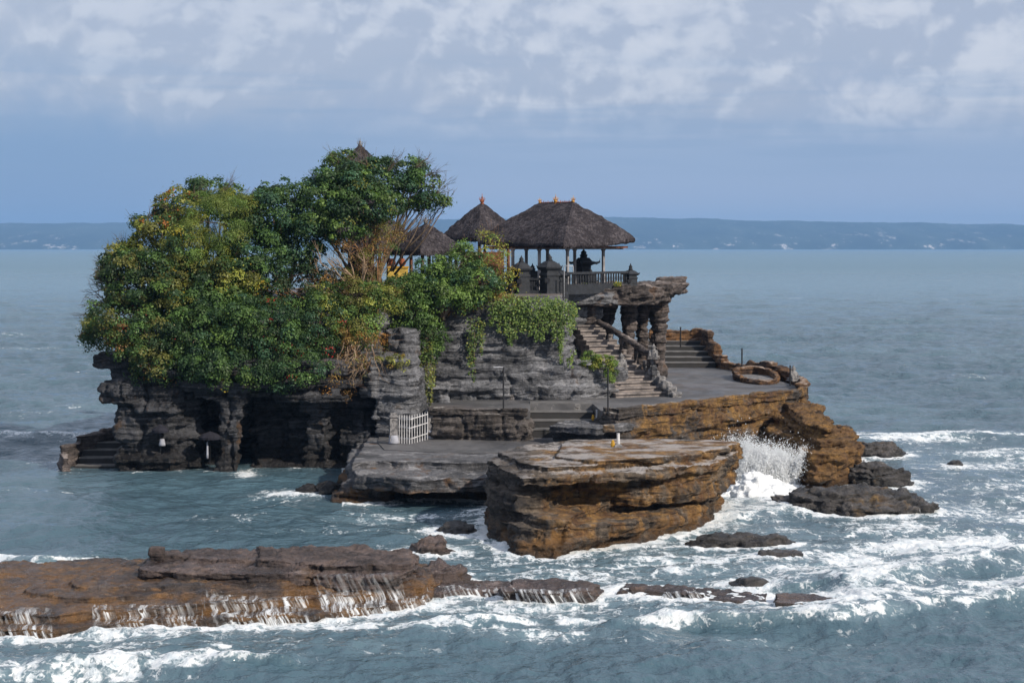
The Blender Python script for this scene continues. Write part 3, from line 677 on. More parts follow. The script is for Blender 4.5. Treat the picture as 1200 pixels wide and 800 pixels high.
# ---- single rocks
G1 = 'dark rocks standing in the surf'
for a in [
    (480,528,652,633,'reef',201,'rounded brown rock at the right end of the reef slab',None,.8),
    (510,556,630,615,'black',202,'low black rock between the reef slab and the big promontory',None,.8),
    (168,192,678,667,'reef',203,'small dark stone lying in front of the square stump on the reef',None,.3),
    (488,545,690,664,'reef',204,'broad low wet rock between the reef slab and the cascade',None,.9),
    (858,912,692,680,'black',207,'small black rock mostly covered by foam in the foreground',None,.6),
    (800,938,641,627,'black',208,'flat black rock just right of the promontory',None,.6),
    (890,946,655,645,'black',209,'small flat brown rock below the flat black one',None,.5),
    (914,1112,607,578,'black',210,'broad black layered rock with orange spots, largest in the surf',None,2.4),
    (993,1076,573,546,'black',211,'dark hump of rock beside the golden headland',None,1.6),
    (1002,1066,537,519,'black',212,'dark rock farthest out behind the headland',None,1.6),
    (962,984,514,501,'black',213,'small black rock tucked behind the headland, left one of two',None,.8),
    (980,1006,515,502,'black',214,'small black rock tucked behind the headland, right one of two',None,.8),
    (1112,1132,548,541,'black',215,'tiny reddish rock alone in the foam at the right',None,.5),
    (366,398,580,566,'cavern',216,'brown boulder awash below the sea caves',None,.8),
    (346,372,578,568,'cavern',217,'small dark boulder left of the brown one below the caves',None,.6),
    (385,470,590,560,'low',218,'low pinkish rock ledge at the left foot of the low terrace',None,1.0),
    ]:
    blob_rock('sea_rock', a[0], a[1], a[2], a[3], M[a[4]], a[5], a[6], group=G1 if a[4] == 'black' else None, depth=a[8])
q = pz([(908,718),(960,722),(985,722),(1022,712),(1026,708),(985,704),(910,702)], 0)
rock('sea_rock', [(q, -.4, .12, .08), (pz([(908,708),(960,712),(985,714),(1012,709),(985,702),(912,697)], .25), .1, .3, .06)], M['reef'], .04, 120, 'low reddish brown slab alone in the right foreground water', 'rock', amp=.06, crack=.05, th=(.08,.16), step=.2)
rock('reef_ledge', [(pz([(506,702),(560,699),(620,706),(700,704),(712,696),(650,690),(590,688),(520,684)], .0), -.4, .16, .10), (pz([(590,700),(640,704),(695,701),(704,692),(650,686),(600,688)], .15), .1, .34, .10),
    (pz([(720,700),(780,706),(838,710),(905,712),(900,700),(830,694),(770,690),(730,688)], .0), -.4, .12, .10), (pz([(735,696),(800,703),(830,702),(800,692),(750,689)], .1), .1, .26, .08)], M['reef'], .05, 133, kind='structure', amp=.09, crack=.12, th=(.08,.2), step=.25)
x_ = hx(184, 52.6)[0]; rock('rock_stump', [([(x_-.2,52.45),(x_+.19,52.4),(x_+.2,52.8),(x_-.18,52.85)], .85, 1.22, .03)], M['reef'], .03, 219, 'small square stump of rock standing on the reef slab', 'rock', amp=.04, crack=.03, th=(.08,.14), step=.15)

# ---- the curved landing steps at the far left
LS = []
cv_ = [(-19.9,80.4,0,.45),(-20.3,81.6,0,.8),(-20.0,83.0,0,1.2),(-19.2,84.2,0,1.45),(-18.4,84.9,0,1.55),(-17.2,85.2,0,1.6)]
for a, b in zip(cv_, cv_[1:]):
    va = Vector((b[0]-a[0], b[1]-a[1])); nn = Vector((va.y, -va.x)).normalized() * .22
    LS.append(([(a[0]-nn.x,a[1]-nn.y),(b[0]-nn.x,b[1]-nn.y),(b[0]+nn.x,b[1]+nn.y),(a[0]+nn.x,a[1]+nn.y)], -1, (a[3]+b[3])/2, .05))
rock('landing_wall', LS, M['bridge'], .07, 123, 'curved rough stone wall round the landing steps at the far left', 'wall', amp=.08, crack=.05, th=(.15,.3))
bx = [((-18.2, 82.0 + k * .5 + 1, (-.6 + .28 * k) / 2 + .1), (3.2, 2.6 - k*.3, .6 + .28 * k), 0) for k in range(5)]
steps('landing_steps', bx, 'dark wet stone steps rising from the sea at the far left', M['riser'])

# ================================================================ temple buildings
def thatch(name, corners, ridge, ze, zr, parent, lifts=(0,0,0,0), thick=.26, over=.0, seed=1, bow=.10, mat='thatch'):
    "a thick hipped roof: corners in order, ridge = two points, the shape slightly bowed, the eave rounded"
    n = 26; per = []; E = [Vector(c) for c in corners]; RA, RB = Vector(ridge[0]), Vector(ridge[1])
    for i in range(4):
        for k in range(n):
            f = k / n; p = E[i].lerp(E[(i+1) % 4], f); lf = lifts[i] * (1-f)**3 + lifts[(i+1) % 4] * f**3
            per.append((p, lf))
    def rid(p):
        ax = RB - RA; L = ax.length
        if L < 1e-5: return RA
        tt = max(0, min(1, (p - RA).dot(ax) / L / L)); return RA + ax * tt
    m = len(per); K = 22; V = []
    cen = sum(E, Vector((0, 0))) / 4
    rows = []
    rows.append([(p * .93 + cen * .07, ze + lf + .02) for p, lf in per])                  # soffit
    rows.append([(p * .985 + cen * .015, ze + lf) for p, lf in per])
    rows.append([(p, ze + lf + thick * .35) for p, lf in per])
    rows.append([(p * .995 + cen * .005, ze + lf + thick * .8) for p, lf in per])
    for k in range(1, K + 1):
        f = k / K; rows.append([(p.lerp(rid(p), f), ze + lf * (1-f)**2 + thick + (zr - ze - thick) * (f ** .95) + bow * math.sin(f * math.pi)) for p, lf in per])
    for r in rows:
        for p, z in r: V.append((p.x, p.y, z))
    V = np.array(V); dd = .05 * fbm(V * 2.2, 4, seed) + .035 * fbm(V * [6, 6, 6], 2, seed + 5)
    V[:, 2] += dd; V[:, :2] += (V[:, :2] - np.array(cen)) * dd[:, None] * .12
    Fc = [(i*m+k, i*m+(k+1) % m, (i+1)*m+(k+1) % m, (i+1)*m+k) for i in range(len(rows)-1) for k in range(m)]
    Fc.append(tuple(range(m))[::-1]); Fc.append(tuple(range((len(rows)-1)*m, len(rows)*m)))
    mb = MB(); mb.add(V, Fc)
    # loose straw hanging off the eave and standing out of the slope
    rnd = random.Random(seed)
    for k in range(int(len(per) * 9)):
        i = rnd.randrange(m); row = rnd.choice([1, 2, 3, 3]) if k % 2 else rnd.randrange(4, len(rows) - 1); a = Vector(V[row*m+i]); b = Vector(V[row*m+(i+1) % m]); p = a.lerp(b, rnd.random())
        o2 = Vector((p.x - cen.x, p.y - cen.y, 0)).normalized(); sd = Vector((-o2.y, o2.x, 0)); L = rnd.uniform(.05, .14) if row < 4 else rnd.uniform(.06, .13)
        tip = p + o2 * L * rnd.uniform(.2, .8) + Vector((0, 0, -L * (.9 if row < 4 else .25))) + sd * rnd.uniform(-.05, .05)
        q = p + Vector((0, 0, .02)); wv = sd * .025
        mb.add([q - wv, q + wv, tip], [(0, 1, 2)])
    return mb.build(name, M[mat], parent)
def finial(parent, x, y, z, h, mat='terracotta', name='finial'):
    mb = MB(); mb.lathe((x, y, z - .12), [(.16*h,0), (.20*h,.10*h), (.13*h,.22*h), (.19*h,.30*h), (.22*h,.38*h), (.10*h,.50*h), (.06*h,.62*h), (.09*h,.70*h), (.03*h,.85*h), (.01,1.1*h)], 8)
    for k in range(4):
        a = k * math.pi / 2 + .5; c, s = math.cos(a), math.sin(a)
        mb.tube([(x + .15*h*c, y + .15*h*s, z + .20*h), (x + .30*h*c, y + .30*h*s, z + .36*h), (x + .26*h*c, y + .26*h*s, z + .55*h)], [.05*h, .04*h, .01*h], 5)
    mb.build(name, M[mat], parent, True)

FL = 7.72
tb = MB(); tb.prism([(-3.6,87.9),(-.4,88.1),(2.2,88.5),(2.7,89.7),(2.95,91.5),(4.9,92.2),(6.9,95.1),(5.4,104),(1,107),(-8,108),(-12,104),(-13,94),(-9,87.5)], 7.3, FL)
tag(tb.build('temple_courtyard', M['paving']), kind='structure')

# -- the large open pavilion
C_, R_, = Vector((2.64,92.5)), Vector((6.58,96.0)); ld = Vector((-.663,.75)) * 6.75; L_, B_ = C_ + ld, R_ + ld
E1, E2 = Vector((3.26,95.8)), Vector((1.51,97.8)); cen = (C_ + B_) / 2
pav = empty('thatched_pavilion', (cen.x, cen.y, FL), 'largest open pavilion with a broad hipped thatch roof and gilded ridge ornaments', 'pavilion')
thatch('roof', [C_, R_, B_, L_], (E1, E2), 10.02, 12.42, pav, (0, .26, .1, .15), seed=2)
def inset(p, f): return cen.lerp(p, f)
ct = [inset(p, .80) for p in (C_, R_, B_, L_)]
mb = MB()
for a, b in zip(ct, ct[1:] + ct[:1]):
    d = b - a; mb.box(((a.x+b.x)/2, (a.y+b.y)/2, 9.98), (d.length + .5, .10, .16), math.atan2(d.y, d.x))
mb.build('eave_beam', M['postw'], pav)
mb = MB()
for a, b in zip([inset(p, .9) for p in (C_, R_, B_, L_)], [inset(p, .9) for p in (R_, B_, L_, C_)]):
    d = b - a; mb.box(((a.x+b.x)/2, (a.y+b.y)/2, 10.02), (d.length, .06, .10), math.atan2(d.y, d.x))
mb.build('fascia', M['redwood'], pav)
for px, Y in ((616.8,98.8), (632,94.6), (641.5,98.9), (665,93.9), (673.5,97.0), (707,95.9), (601,95.6)):
    x, y = hx(px, Y); mb = MB()
    mb.lathe((x, y, FL), [(.13,0), (.13,.18), (.075,.22), (.062,1.2), (.062,2.1), (.09,2.14), (.09,2.24)], sq=True, rz=.72); mb.build('post', M['postw'], pav)
rd = (E2 - E1)
for k, f in enumerate((0.0, .52, 1.0)):
    p = E1.lerp(E2, f); finial(pav, p.x, p.y, 12.42, (.42, .52, .38)[k], 'gold', 'ridge_ornament')
mb = MB()
for k in range(15):
    p = E1.lerp(E2, .06 + .88 * k / 14); mb.lathe((p.x, p.y, 12.36), [(.03,0), (.055,.06), (.03,.10), (.008,.13 + .04 * (k % 2))], 6, rz=k)
mb.build('ridge_crest', M['terracotta'], pav)

# -- square pavilions
def square_pav(px, Y, half, ze, zr, label, rot=R(40), fin='terracotta', finh=.6, seed=3, posts=True, floor=FL):
    x, y = hx(px, Y); c = Vector((x, y)); cs = []
    for k in range(4):
        a = rot - math.pi * .75 + k * math.pi / 2; cs.append(c + Vector((math.cos(a), math.sin(a))) * half * 1.35)
    e = empty('thatched_pavilion', (x, y, floor), label, 'pavilion')
    rdg = (c + Vector((.02, 0)), c - Vector((.02, 0)))
    thatch('roof', cs, rdg, ze, zr, e, seed=seed, bow=.06)
    finial(e, x, y, zr - .02, finh, fin)
    if posts:
        for k in range(4):
            p = c.lerp(cs[k], .62); mb = MB(); mb.lathe((p.x, p.y, floor), [(.09,0), (.07,.1), (.06, ze - floor + .05)], sq=True, rz=rot); mb.build('post', M['redwood'], e)
    return e, cs
e2, cs2 = square_pav(565, 102.5, 1.78, 10.35, 12.55, 'middle thatched pavilion with a pointed roof and small orange finial', seed=7)
mb = MB(); mb.box((hx(565,102.5)[0], 102.5, 8.7), (1.9, 1.6, 2.1), R(40)); mb.build('inner_wall', M['redwood'], e2)
e3, cs3 = square_pav(499, 89, 1.45, 9.62, 11.2, 'smaller thatched pavilion behind the green bushes left of the others', fin='greystone', finh=.5, seed=9)
e4, cs4 = square_pav(450, 94, 1.7, 9.7, 11.7, 'brownish thatched pavilion half hidden behind the tall tree', fin='greystone', finh=.4, seed=11)
# -- the shrine tower whose tip stands over the trees
x, y = hx(422, 95)
tw = empty('shrine_tower', (x, y, FL), 'tall shrine tower with only its pointed thatch tip above the tall tree', 'tower')
mb = MB(); mb.lathe((x, y, FL), [(1.1,-.3), (1.1,.6), (.9,.7), (.9,1.2), (.6,1.3), (.6,5.2)], sq=True); mb.build('body', M['darkstone'], tw)
for k, (z, hf) in enumerate(((10.6,1.5), (12.3,1.25), (13.9,1.2))):
    c = Vector((x, y)); cs = [c + Vector(v) * hf for v in ((-1,-1),(1,-1),(1,1),(-1,1))]
    thatch('roof', cs, (c + Vector((.02,0)), c - Vector((.02,0))), z, z + (1.0 if k < 2 else 1.5), tw, seed=20 + k, bow=.03)
finial(tw, x, y, 15.3, .55, 'greystone', 'spire')

# -- gate piers, balustrades
def pier(px, Y, z, w, h, label, cap=True, ball=True, rz=R(30), group='carved stone piers of the temple fence'):
    x, y = hx(px, Y); e = empty('stone_pier', (x, y, z), label, 'pillar', group)
    mb = MB(); mb.lathe((x, y, z - .25), [(w*1.15,0), (w*1.15,.30), (w,.36), (w,h*.62), (w*1.1,h*.65), (w*1.1,h*.70), (w*.95,h*.73), (w*.95,h*.8)], sq=True, rz=rz); mb.build('shaft', M['darkstone'], e)
    mb = MB(); mb.lathe((x, y, z - .25), [(w*1.05,h*.8), (w*1.32,h*.85), (w*1.38,h*.89), (w*1.1,h*.94), (w*.85,h*1.0), (w*.6,h*1.04), (w*.25,h*1.08)], sq=True, rz=rz)
    for k in range(4):
        a = rz + math.pi / 4 + k * math.pi / 2; c_, s_ = math.cos(a), math.sin(a)
        mb.tube([(x + w*1.7*c_, y + w*1.7*s_, z - .25 + h*.87), (x + w*2.0*c_, y + w*2.0*s_, z - .25 + h*.94)], [.05,.012], 5)
    mb.build('cap', M['darkstone'], e)
    if ball:
        mb = MB(); mb.lathe((x, y, z - .25 + h*1.05), [(w*.35,0), (w*.5,.06), (w*.3,.13), (w*.42,.18), (w*.12,.30), (.01,.38)], 8); mb.build('knob', M['darkstone'], e, True)
    mb = MB(); mb.box((x - w*.35, y - w*1.42, z - .25 + h*.52), (w*.7, .03, w*.7), 0); mb.build('niche', M['iron'], e)
    return e
BF = 7.70
pier(611, 89.3, BF, .30, 1.70, 'dark carved gate pier on the left of the temple entrance')
pier(602, 89.5, BF, .28, 1.35, 'lower dark pier tucked against the left gate pier')
pier(644, 89.3, BF, .34, 1.78, 'taller dark carved gate pier on the right of the temple entrance, with a hooked cap')
pier(655, 89.7, BF, .30, 1.35, 'lower dark pier joined to the right gate pier')
pier(739, 94.2, 7.95, .25, 1.05, 'outermost fence pier with a pointed knob at the end of the dark balustrade')
def balustrade(p0, p1, z, h, n, label, base=.35, cat='balustrade'):
    a, b = Vector(p0), Vector(p1); d = b - a; mid = (a + b) / 2; ang = math.atan2(d.y, d.x)
    e = empty('balustrade', (mid.x, mid.y, z), label, cat)
    mb = MB(); mb.box((mid.x, mid.y, z + base/2 - .1), (d.length, .22, base + .2), ang); mb.build('base_wall', M['darkstone'], e)
    mb = MB(); mb.box((mid.x, mid.y, z + h), (d.length, .20, .12), ang); mb.build('top_rail', M['darkstone'], e)
    for k in range(n):
        p = a.lerp(b, (k + .5) / n); mb = MB(); mb.lathe((p.x, p.y, z + base), [(.05,0), (.035,.08), (.055,.25), (.035, h-base-.1), (.05, h-base-.05)], 6); mb.build('baluster', M['darkstone'], e)
    return e
balustrade(hx(663,89.9), hx(735,94.0), 7.85, .86, 24, 'long dark stone balustrade between the right gate pier and the end pier', .30)
balustrade(hx(617,89.3), hx(637,89.3), BF, .75, 8, 'short low dark gate railing between the two gate piers', .18, 'railing')
balustrade(hx(563,89.6), hx(597,89.4), BF, .75, 9, 'dark railing left of the gate behind the yellowish bush', .2, 'railing')
# stair-head handrail of pipe
mb = MB(); a = P(661,348,89.2); mb.tube([a, (a[0], a[1], a[2] + 1.5), (a[0] + .05, a[1], a[2] + 1.55), (a[0] + .45, a[1] + .1, a[2] + 1.52), (a[0] + .47, a[1] + .1, a[2] + 1.2)], .028, 6)
tag(mb.build('pipe_handrail', M['steel'], smooth=True), 'thin bent metal handrail beside the right gate pier', 'handrail')
mb = MB(); a = P(652,365,88.3); mb.tube([P(660,352,88.8), P(660,322,88.8)], .035, 6); tag(mb.build('short_post', M['iron']), 'short black post in front of the right gate pier', 'post')

# -- shrines behind the balustrade
def shrine(px, Y, z, s, label, throne=True):
    x, y = hx(px, Y); e = empty('stone_shrine', (x, y, z), label, 'shrine')
    mb = MB(); mb.lathe((x, y, z), [(.42*s,0), (.42*s,.25*s), (.34*s,.3*s), (.30*s,.6*s), (.40*s,.66*s), (.40*s,.72*s), (.26*s,.78*s), (.26*s,1.15*s), (.34*s,1.2*s)], sq=True, rz=.5); mb.build('pedestal', M['darkstone'], e)
    if throne:
        mb = MB(); mb.lathe((x, y, z + 1.2*s), [(.30*s,0), (.50*s,.05*s), (.52*s,.12*s), (.30*s,.18*s), (.24*s,.28*s), (.20*s,.34*s)], sq=True, rz=.5)
        for k in range(4):
            a = .5 + math.pi/4 + k*math.pi/2; c_, s_ = math.cos(a), math.sin(a)
            mb.tube([(x+.60*s*c_, y+.60*s*s_, z+1.27*s), (x+.80*s*c_, y+.80*s*s_, z+1.34*s), (x+.82*s*c_, y+.82*s*s_, z+1.5*s)], [.08*s,.05*s,.015*s], 6)
        mb.build('seat', M['darkstone'], e)
    mb = MB(); b0 = z + (1.5 if throne else 1.15)*s
    mb.lathe((x, y, b0), [(.22*s,0), (.16*s,.08*s), (.20*s,.16*s), (.12*s,.24*s), (.15*s,.30*s), (.05*s,.40*s), (.01,.52*s)], 8); mb.build('crown', M['darkstone'], e, True)
    return e
shrine(684, 98.2, FL, 1.12, 'dark throne shaped stone shrine under the right half of the big roof')
shrine(692, 96.2, FL, .72, 'smaller dark shrine in front of the throne shaped one', False)
shrine(624, 96.5, FL, .86, 'dark pointed shrine seen through the temple gate', False)

# yellow wall with pots by the small pavilion, and a second one seen through the trees
def pot_wall(px0, px1, Y, pyt, pyb, label, pots):
    x0, x1 = hx(px0, Y)[0], hx(px1, Y)[0]; zt, zb = P(0, pyt, Y)[2], P(0, pyb, Y)[2]
    e = empty('garden_wall', ((x0+x1)/2, Y, zb), label, 'wall')
    mb = MB(); mb.box(((x0+x1)/2, Y, (zt+zb)/2), (x1-x0, .25, zt-zb)); mb.build('wall_body', M['yellowwall'], e)
    mb = MB(); mb.box(((x0+x1)/2, Y, zt+.04), (x1-x0+.08, .34, .08)); mb.build('coping', M['cloth_y'], e)
    for px in pots:
        x, _ = hx(px, Y); t_ = MB(); t_.lathe((x, Y, zt + .084), [(.08,0), (.17,.12), (.18,.22), (.10,.34), (.13,.38)], 12)
        tag(t_.build('clay_pot', M['terracotta'], smooth=True), None, None)
        o = bpy.context.scene.objects[-1] if False else None
    return e
pot_wall(455, 478, 87.4, 314, 330, 'bright yellow wall with clay pots below the smaller thatched pavilion', ())
for i, px in enumerate((459.5, 471.5)):
    x, Y = hx(px, 87.4); zt = P(0, 314, 87.4)[2]; mb = MB(); mb.lathe((x, Y, zt + .08), [(.08,0), (.17,.12), (.18,.22), (.10,.34), (.13,.38)], 12)
    tag(mb.build('clay_pot', M['terracotta'], smooth=True), ('orange clay pot at the left end of the yellow wall', 'orange clay pot at the right end of the yellow wall')[i], 'pot', 'clay pots on the yellow wall')
pot_wall(286, 306, 84.6, 311, 322, 'patch of yellow shrine wall seen through the middle of the trees', ())
pot_wall(352, 368, 85.6, 311, 321, 'small ochre shrine wall seen behind the brown branches', ())

# ================================================================ small things on the terraces
def lamp(px, pyb, pyt, z, label, arm=-1, r=.035):
    x, y = g(px, pyb, z); h = (pyb - pyt) / F * y; e = empty('lamp_post', (x, y, z), label, 'lamp post')
    mb = MB(); mb.tube([(x,y,z-.05), (x,y,z+h)], r, 8); mb.lathe((x,y,z-.02), [(.09,0), (.09,.05), (.04,.08)], 8); mb.build('pole', M['iron'], e)
    if arm:
        mb = MB(); mb.tube([(x,y,z+h-.02), (x+arm*.22,y,z+h+.01)], r*.8, 6); mb.box((x+arm*.32,y,z+h), (.24,.12,.05)); mb.build('lamp_head', M['steel'], e)
lamp(590, 481, 430, 2.75, 'black lamp post with a short arm in front of the grey cliff wall')
lamp(712.5, 484, 432, 2.75, 'black lamp post standing below the stairs at the golden rock rim', 0)
for px, pb, pt, z, l in ((797.5,398,383,4.8,'thin dark post on the back parapet above the broad steps'), (869.5,432,408,3.2,'thin dark post standing on the middle of the winding parapet'), (926,443,428,3.3,'thin dark post behind the corner statue')):
    x, y = g(px, pb, z); mb = MB(); mb.tube([(x,y,z-.4), (x,y,z+(pb-pt)/F*y)], .045, 6); tag(mb.build('thin_post', M['iron']), l, 'post')
def offering(px, py, z, s, label):
    x, y = g(px, py, z); e = empty('offering_post', (x, y, z), label, 'offering post')
    mb = MB(); mb.lathe((x,y,z-.03), [(.14*s,0), (.14*s,.1*s), (.08*s,.16*s)], sq=True); mb.build('base', M['greystone'], e)
    mb = MB(); mb.lathe((x,y,z+.12*s), [(.055*s,0), (.06*s,.05), (.055*s,.36*s), (.065*s,.4*s)], 8); mb.build('white_post', M['whitep'], e)
    mb = MB(); mb.lathe((x-.2*s,y,z-.02), [(.06*s,0), (.09*s,.1*s), (.05*s,.26*s), (.01,.3*s)], 7); mb.build('orange_offering', M['cloth_y'], e)
offering(699.5, 492, 2.2, .9, 'white offering post with an orange base at the head of the pale slab')
offering(724.5, 524, 2.66, 1.0, 'small white offering post on top of the big promontory')
rock('loose_stones', [([hx(x_, 72.4) for x_ in (708, 720)] + [hx(x_, 72.9) for x_ in (720, 708)], 2.6, 2.85, .04)], M['block'], .04, 131, 'small heap of pinkish stones beside the offering post on the promontory', 'stones', amp=.04, crack=.0)

# white gate with cloth wrapped posts
ge = empty('white_gate', (g(482,518,1.47)[0], g(482,518,1.47)[1], 1.47), 'low white picket gate beside the grey buttress on the lower path', 'gate')
ga, gm, gb = Vector(g(465,519,1.47)), Vector(g(481,520,1.47)), Vector(g(501,515,1.47))
for f, zz in ((.0,.25), (.0,.72), (.0,1.10)):
    mb = MB(); mb.tube([(ga.x,ga.y,1.47+zz), (gm.x,gm.y,1.44+zz), (gb.x,gb.y,1.5+zz)], .024, 6); mb.build('rail', M['whitep'], ge)
for k in range(13):
    f = k / 12; p = ga.lerp(gm, f / .45) if f < .45 else gm.lerp(gb, (f - .45) / .55)
    mb = MB(); mb.tube([(p.x,p.y-.02,1.47), (p.x,p.y-.02,1.47+1.18), (p.x,p.y-.02,1.47+1.26)], [.02,.02,.004], 5); mb.build('picket', M['whitep'], ge)
for px, py, l in ((461,520,'stone gate post wrapped in yellow and white cloth, left of the white gate'), (504.5,514,'stone gate post wrapped in yellow and white cloth, right of the white gate')):
    x, y = g(px, py, 1.47); e = empty('gate_post', (x, y, 1.45), l, 'gate post', 'cloth wrapped posts of the white gate')
    mb = MB(); mb.lathe((x,y,1.4), [(.17,0), (.17,1.15), (.14,1.2), (.20,1.24), (.20,1.30), (.14,1.34), (.14,1.42)], sq=True, rz=.2); mb.build('post', M['greystone'], e)
    mb = MB(); mb.lathe((x,y,1.82), [(.215,.0), (.205,.12), (.20,.3), (.195,.32)], 4, .2+.785); mb.build('yellow_wrap', M['cloth_y'], e)
    mb = MB(); mb.lathe((x+.02,y-.03,1.46), [(.25,0.04), (.225,.12), (.215,.25), (.20,.4)], 9, rz=.3); mb.build('white_wrap', M['cloth_w'], e, True)
# parasols and cloth in the caves
def parasol(px, py, Y, label, s=1.0):
    x, y, z = P(px, py, Y); e = empty('ceremonial_parasol', (x, y, z - 1.3), label, 'parasol')
    mb = MB(); mb.tube([(x,y,z-1.4), (x,y,z+.1)], .014, 6); mb.build('pole', M['iron'], e)
    n = 12; prof = [(.5*s,-.12), (.52*s,-.02), (.36*s,.10), (.16*s,.17), (.02,.22)]; mb = MB(); mb.lathe((x,y,z), prof, n); mb.build('canopy', M['clothd'], e)
parasol(188, 503, 80.0, 'dark parasol above white cloth on the left pier of the sea caves', .75)
parasol(246, 511, 80.2, 'small parasol leaning beside the slender cave column')
for px, py, Y, w_, h_, l in ((190,518,80.0,.28,.30,'white cloth wrapped round a small shrine under the left parasol'), (243,527,80.1,.10,.75,'strip of white cloth hanging against the slender cave column')):
    x, y, z = P(px, py, Y); mb = MB(); mb.lathe((x,y,z-h_/2), [(w_*.55,0), (w_*.5,h_*.3), (w_*.42,h_*.7), (w_*.35,h_)], 9); tag(mb.build('white_cloth', M['cloth_w'], smooth=True), l, 'cloth')

# ================================================================ vegetation
NR = np.random.RandomState(42)
def leaf_mesh(name, c, nrm, size, col, aspect=.55, droop=0.0):
    "one four-cornered leaf per point, facing roughly along nrm"
    n = len(c); r = NR.normal(size=(n, 3)); nn = nrm + r * .42; nn /= np.linalg.norm(nn, axis=1)[:, None]
    a = NR.normal(size=(n, 3)); a[:, 2] -= droop; a -= nn * np.sum(a * nn, 1)[:, None]; a /= np.linalg.norm(a, axis=1)[:, None]
    b = np.cross(nn, a); s = (size * NR.uniform(.65, 1.3, n))[:, None]
    V = np.stack([c - a * s * .5, c + b * s * aspect * .5 + nn * s * .08 - a * s * .05, c + a * s * .5, c - b * s * aspect * .5 + nn * s * .08 - a * s * .05], 1).reshape(-1, 3)
    me = np_mesh(name, V, np.arange(4 * n).reshape(n, 4))
    at = me.attributes.new('tint', 'FLOAT_COLOR', 'POINT')
    cc = np.repeat(np.column_stack([col, np.ones(n)]), 4, 0).astype(np.float32); at.data.foreach_set('color', cc.ravel())
    return me
def pick(pal, n):
    w_ = np.array([p[1] for p in pal], float); w_ /= w_.sum()
    return np.array([p[0] for p in pal])[NR.choice(len(pal), n, p=w_)]
DK, MD, LG, YG, YE, OR, RD, BR_, OL = (.026,.052,.020), (.052,.095,.026), (.095,.150,.036), (.18,.19,.038), (.42,.31,.03), (.36,.13,.025), (.36,.025,.02), (.16,.09,.03), (.11,.112,.028)
BL = (.036,.078,.042)
def lobe_points(l, k):
    px, py, Y, rx, ry, rd = l; c = np.array(P(px, py, Y)); sx, sz = rx / F * Y, ry / F * Y
    d = NR.normal(size=(k, 3)); d[:, 1] -= .35 * np.abs(d[:, 1]); d /= np.linalg.norm(d, axis=1)[:, None]
    rad = NR.uniform(.62, 1.0, k) ** .7; bumpy = 1 + .28 * perlin(d * 1.7 + c * .37, 3) + .16 * perlin(d * 4 + c, 4)
    return c + d * (rad * bumpy)[:, None] * np.array([sx, rd, sz]), d
def plant(name, label, cat, base, lobes, pal, dens=26, per=34, size=.17, cr=.30, group=None, bark='bark', tr=.12, flowers=None, twigs=10, aspect=.55, flat=.6, bare=0, trunks=1, seed=0, droop=0.0, trunk_name='trunk'):
    NR.seed(1000 + seed); rnd = random.Random(seed)
    e = empty(name, base, label, cat, group); C, Dn, CL_, TW = [], [], [], []
    for l in lobes:
        px, py, Y, rx, ry, rd = l; A = (rx / F * Y) * (ry / F * Y) * 3.14 + rd * (rx + ry) / F * Y
        k = max(5, int(A * dens * .44)); cp, d = lobe_points(l, k); tints = pick(pal, k) * NR.uniform(.62, 1.5, k)[:, None]
        R_c = cr * 1.25 * NR.uniform(.28, 1.4, k); m = np.maximum(8, (per * 3.1 * (R_c / cr / 1.25) ** 2)).astype(int); idx = np.repeat(np.arange(k), m); n = len(idx)
        # every twig end carries a ragged dome of leaves, full above and open below
        dd = NR.normal(size=(n, 3)) + d[idx] * .55 + np.array([0, 0, .75]); dd /= np.linalg.norm(dd, axis=1)[:, None]
        lump = 1 + .30 * perlin(dd * 2.1 + cp[idx] * 1.3, 6)
        stray = np.where(NR.rand(n) < .14, NR.uniform(1.1, 1.7, n), 1.0); off = dd * (R_c[idx] * NR.uniform(.40, 1.0, n) ** .5 * lump * stray)[:, None] * np.array([1, 1, flat + .15])
        C.append(cp[idx] + off); Dn.append(dd + np.array([0, 0, .25]))
        t_ = tints[idx] * NR.uniform(.8, 1.2, n)[:, None] * 1.22
        if flowers:
            fm = (NR.rand(k) < flowers[1])[idx] & (NR.rand(n) < .35); t_[fm] = np.array(flowers[0]) * NR.uniform(.6, 1.1, fm.sum())[:, None]
        CL_.append(t_); TW.append(cp[:: max(1, k // max(1, twigs))])
    size *= .82; c = np.concatenate(C); d = np.concatenate(Dn); col = np.concatenate(CL_)
    link('crown', leaf_mesh('crown', c, d, size, col, aspect, droop), M['leaf'], e)
    mb = MB(); b0 = Vector(base)
    for li, l in enumerate(lobes):
        cc = Vector(P(*l[:3])); st_ = b0 + Vector((rnd.uniform(-.2, .2) * trunks, rnd.uniform(-.1, .1), 0)); mid = st_.lerp(cc, .5) + Vector((rnd.uniform(-.3, .3), rnd.uniform(-.2, .2), rnd.uniform(-.1, .25)))
        mb.tube([st_, st_.lerp(mid, .5) + Vector((rnd.uniform(-.1, .1), 0, .05)), mid, mid.lerp(cc, .6), cc], [tr, tr * .8, tr * .6, tr * .42, tr * .28], 7)
        for p in TW[li]:
            p = Vector(p); q = cc if rnd.random() < .6 else mid
            m1 = q.lerp(p, .5) + Vector((rnd.uniform(-.12, .12), rnd.uniform(-.1, .1), rnd.uniform(-.12, .18)))
            mb.tube([q, m1, p], [tr * .26, tr * .17, tr * .05], 4)
            for _ in range(bare):
                dd = (p - q).normalized() * rnd.uniform(.2, .7) + Vector((rnd.uniform(-.3, .3), rnd.uniform(-.2, .2), rnd.uniform(-.2, .35)))
                mb.tube([m1.lerp(p, rnd.random()), p + dd * .5, p + dd], [tr * .08, tr * .05, .004], 3)
    mb.build(trunk_name, M[bark], e, True)
    return e
def bp(px, py, Y): return P(px, py, Y)
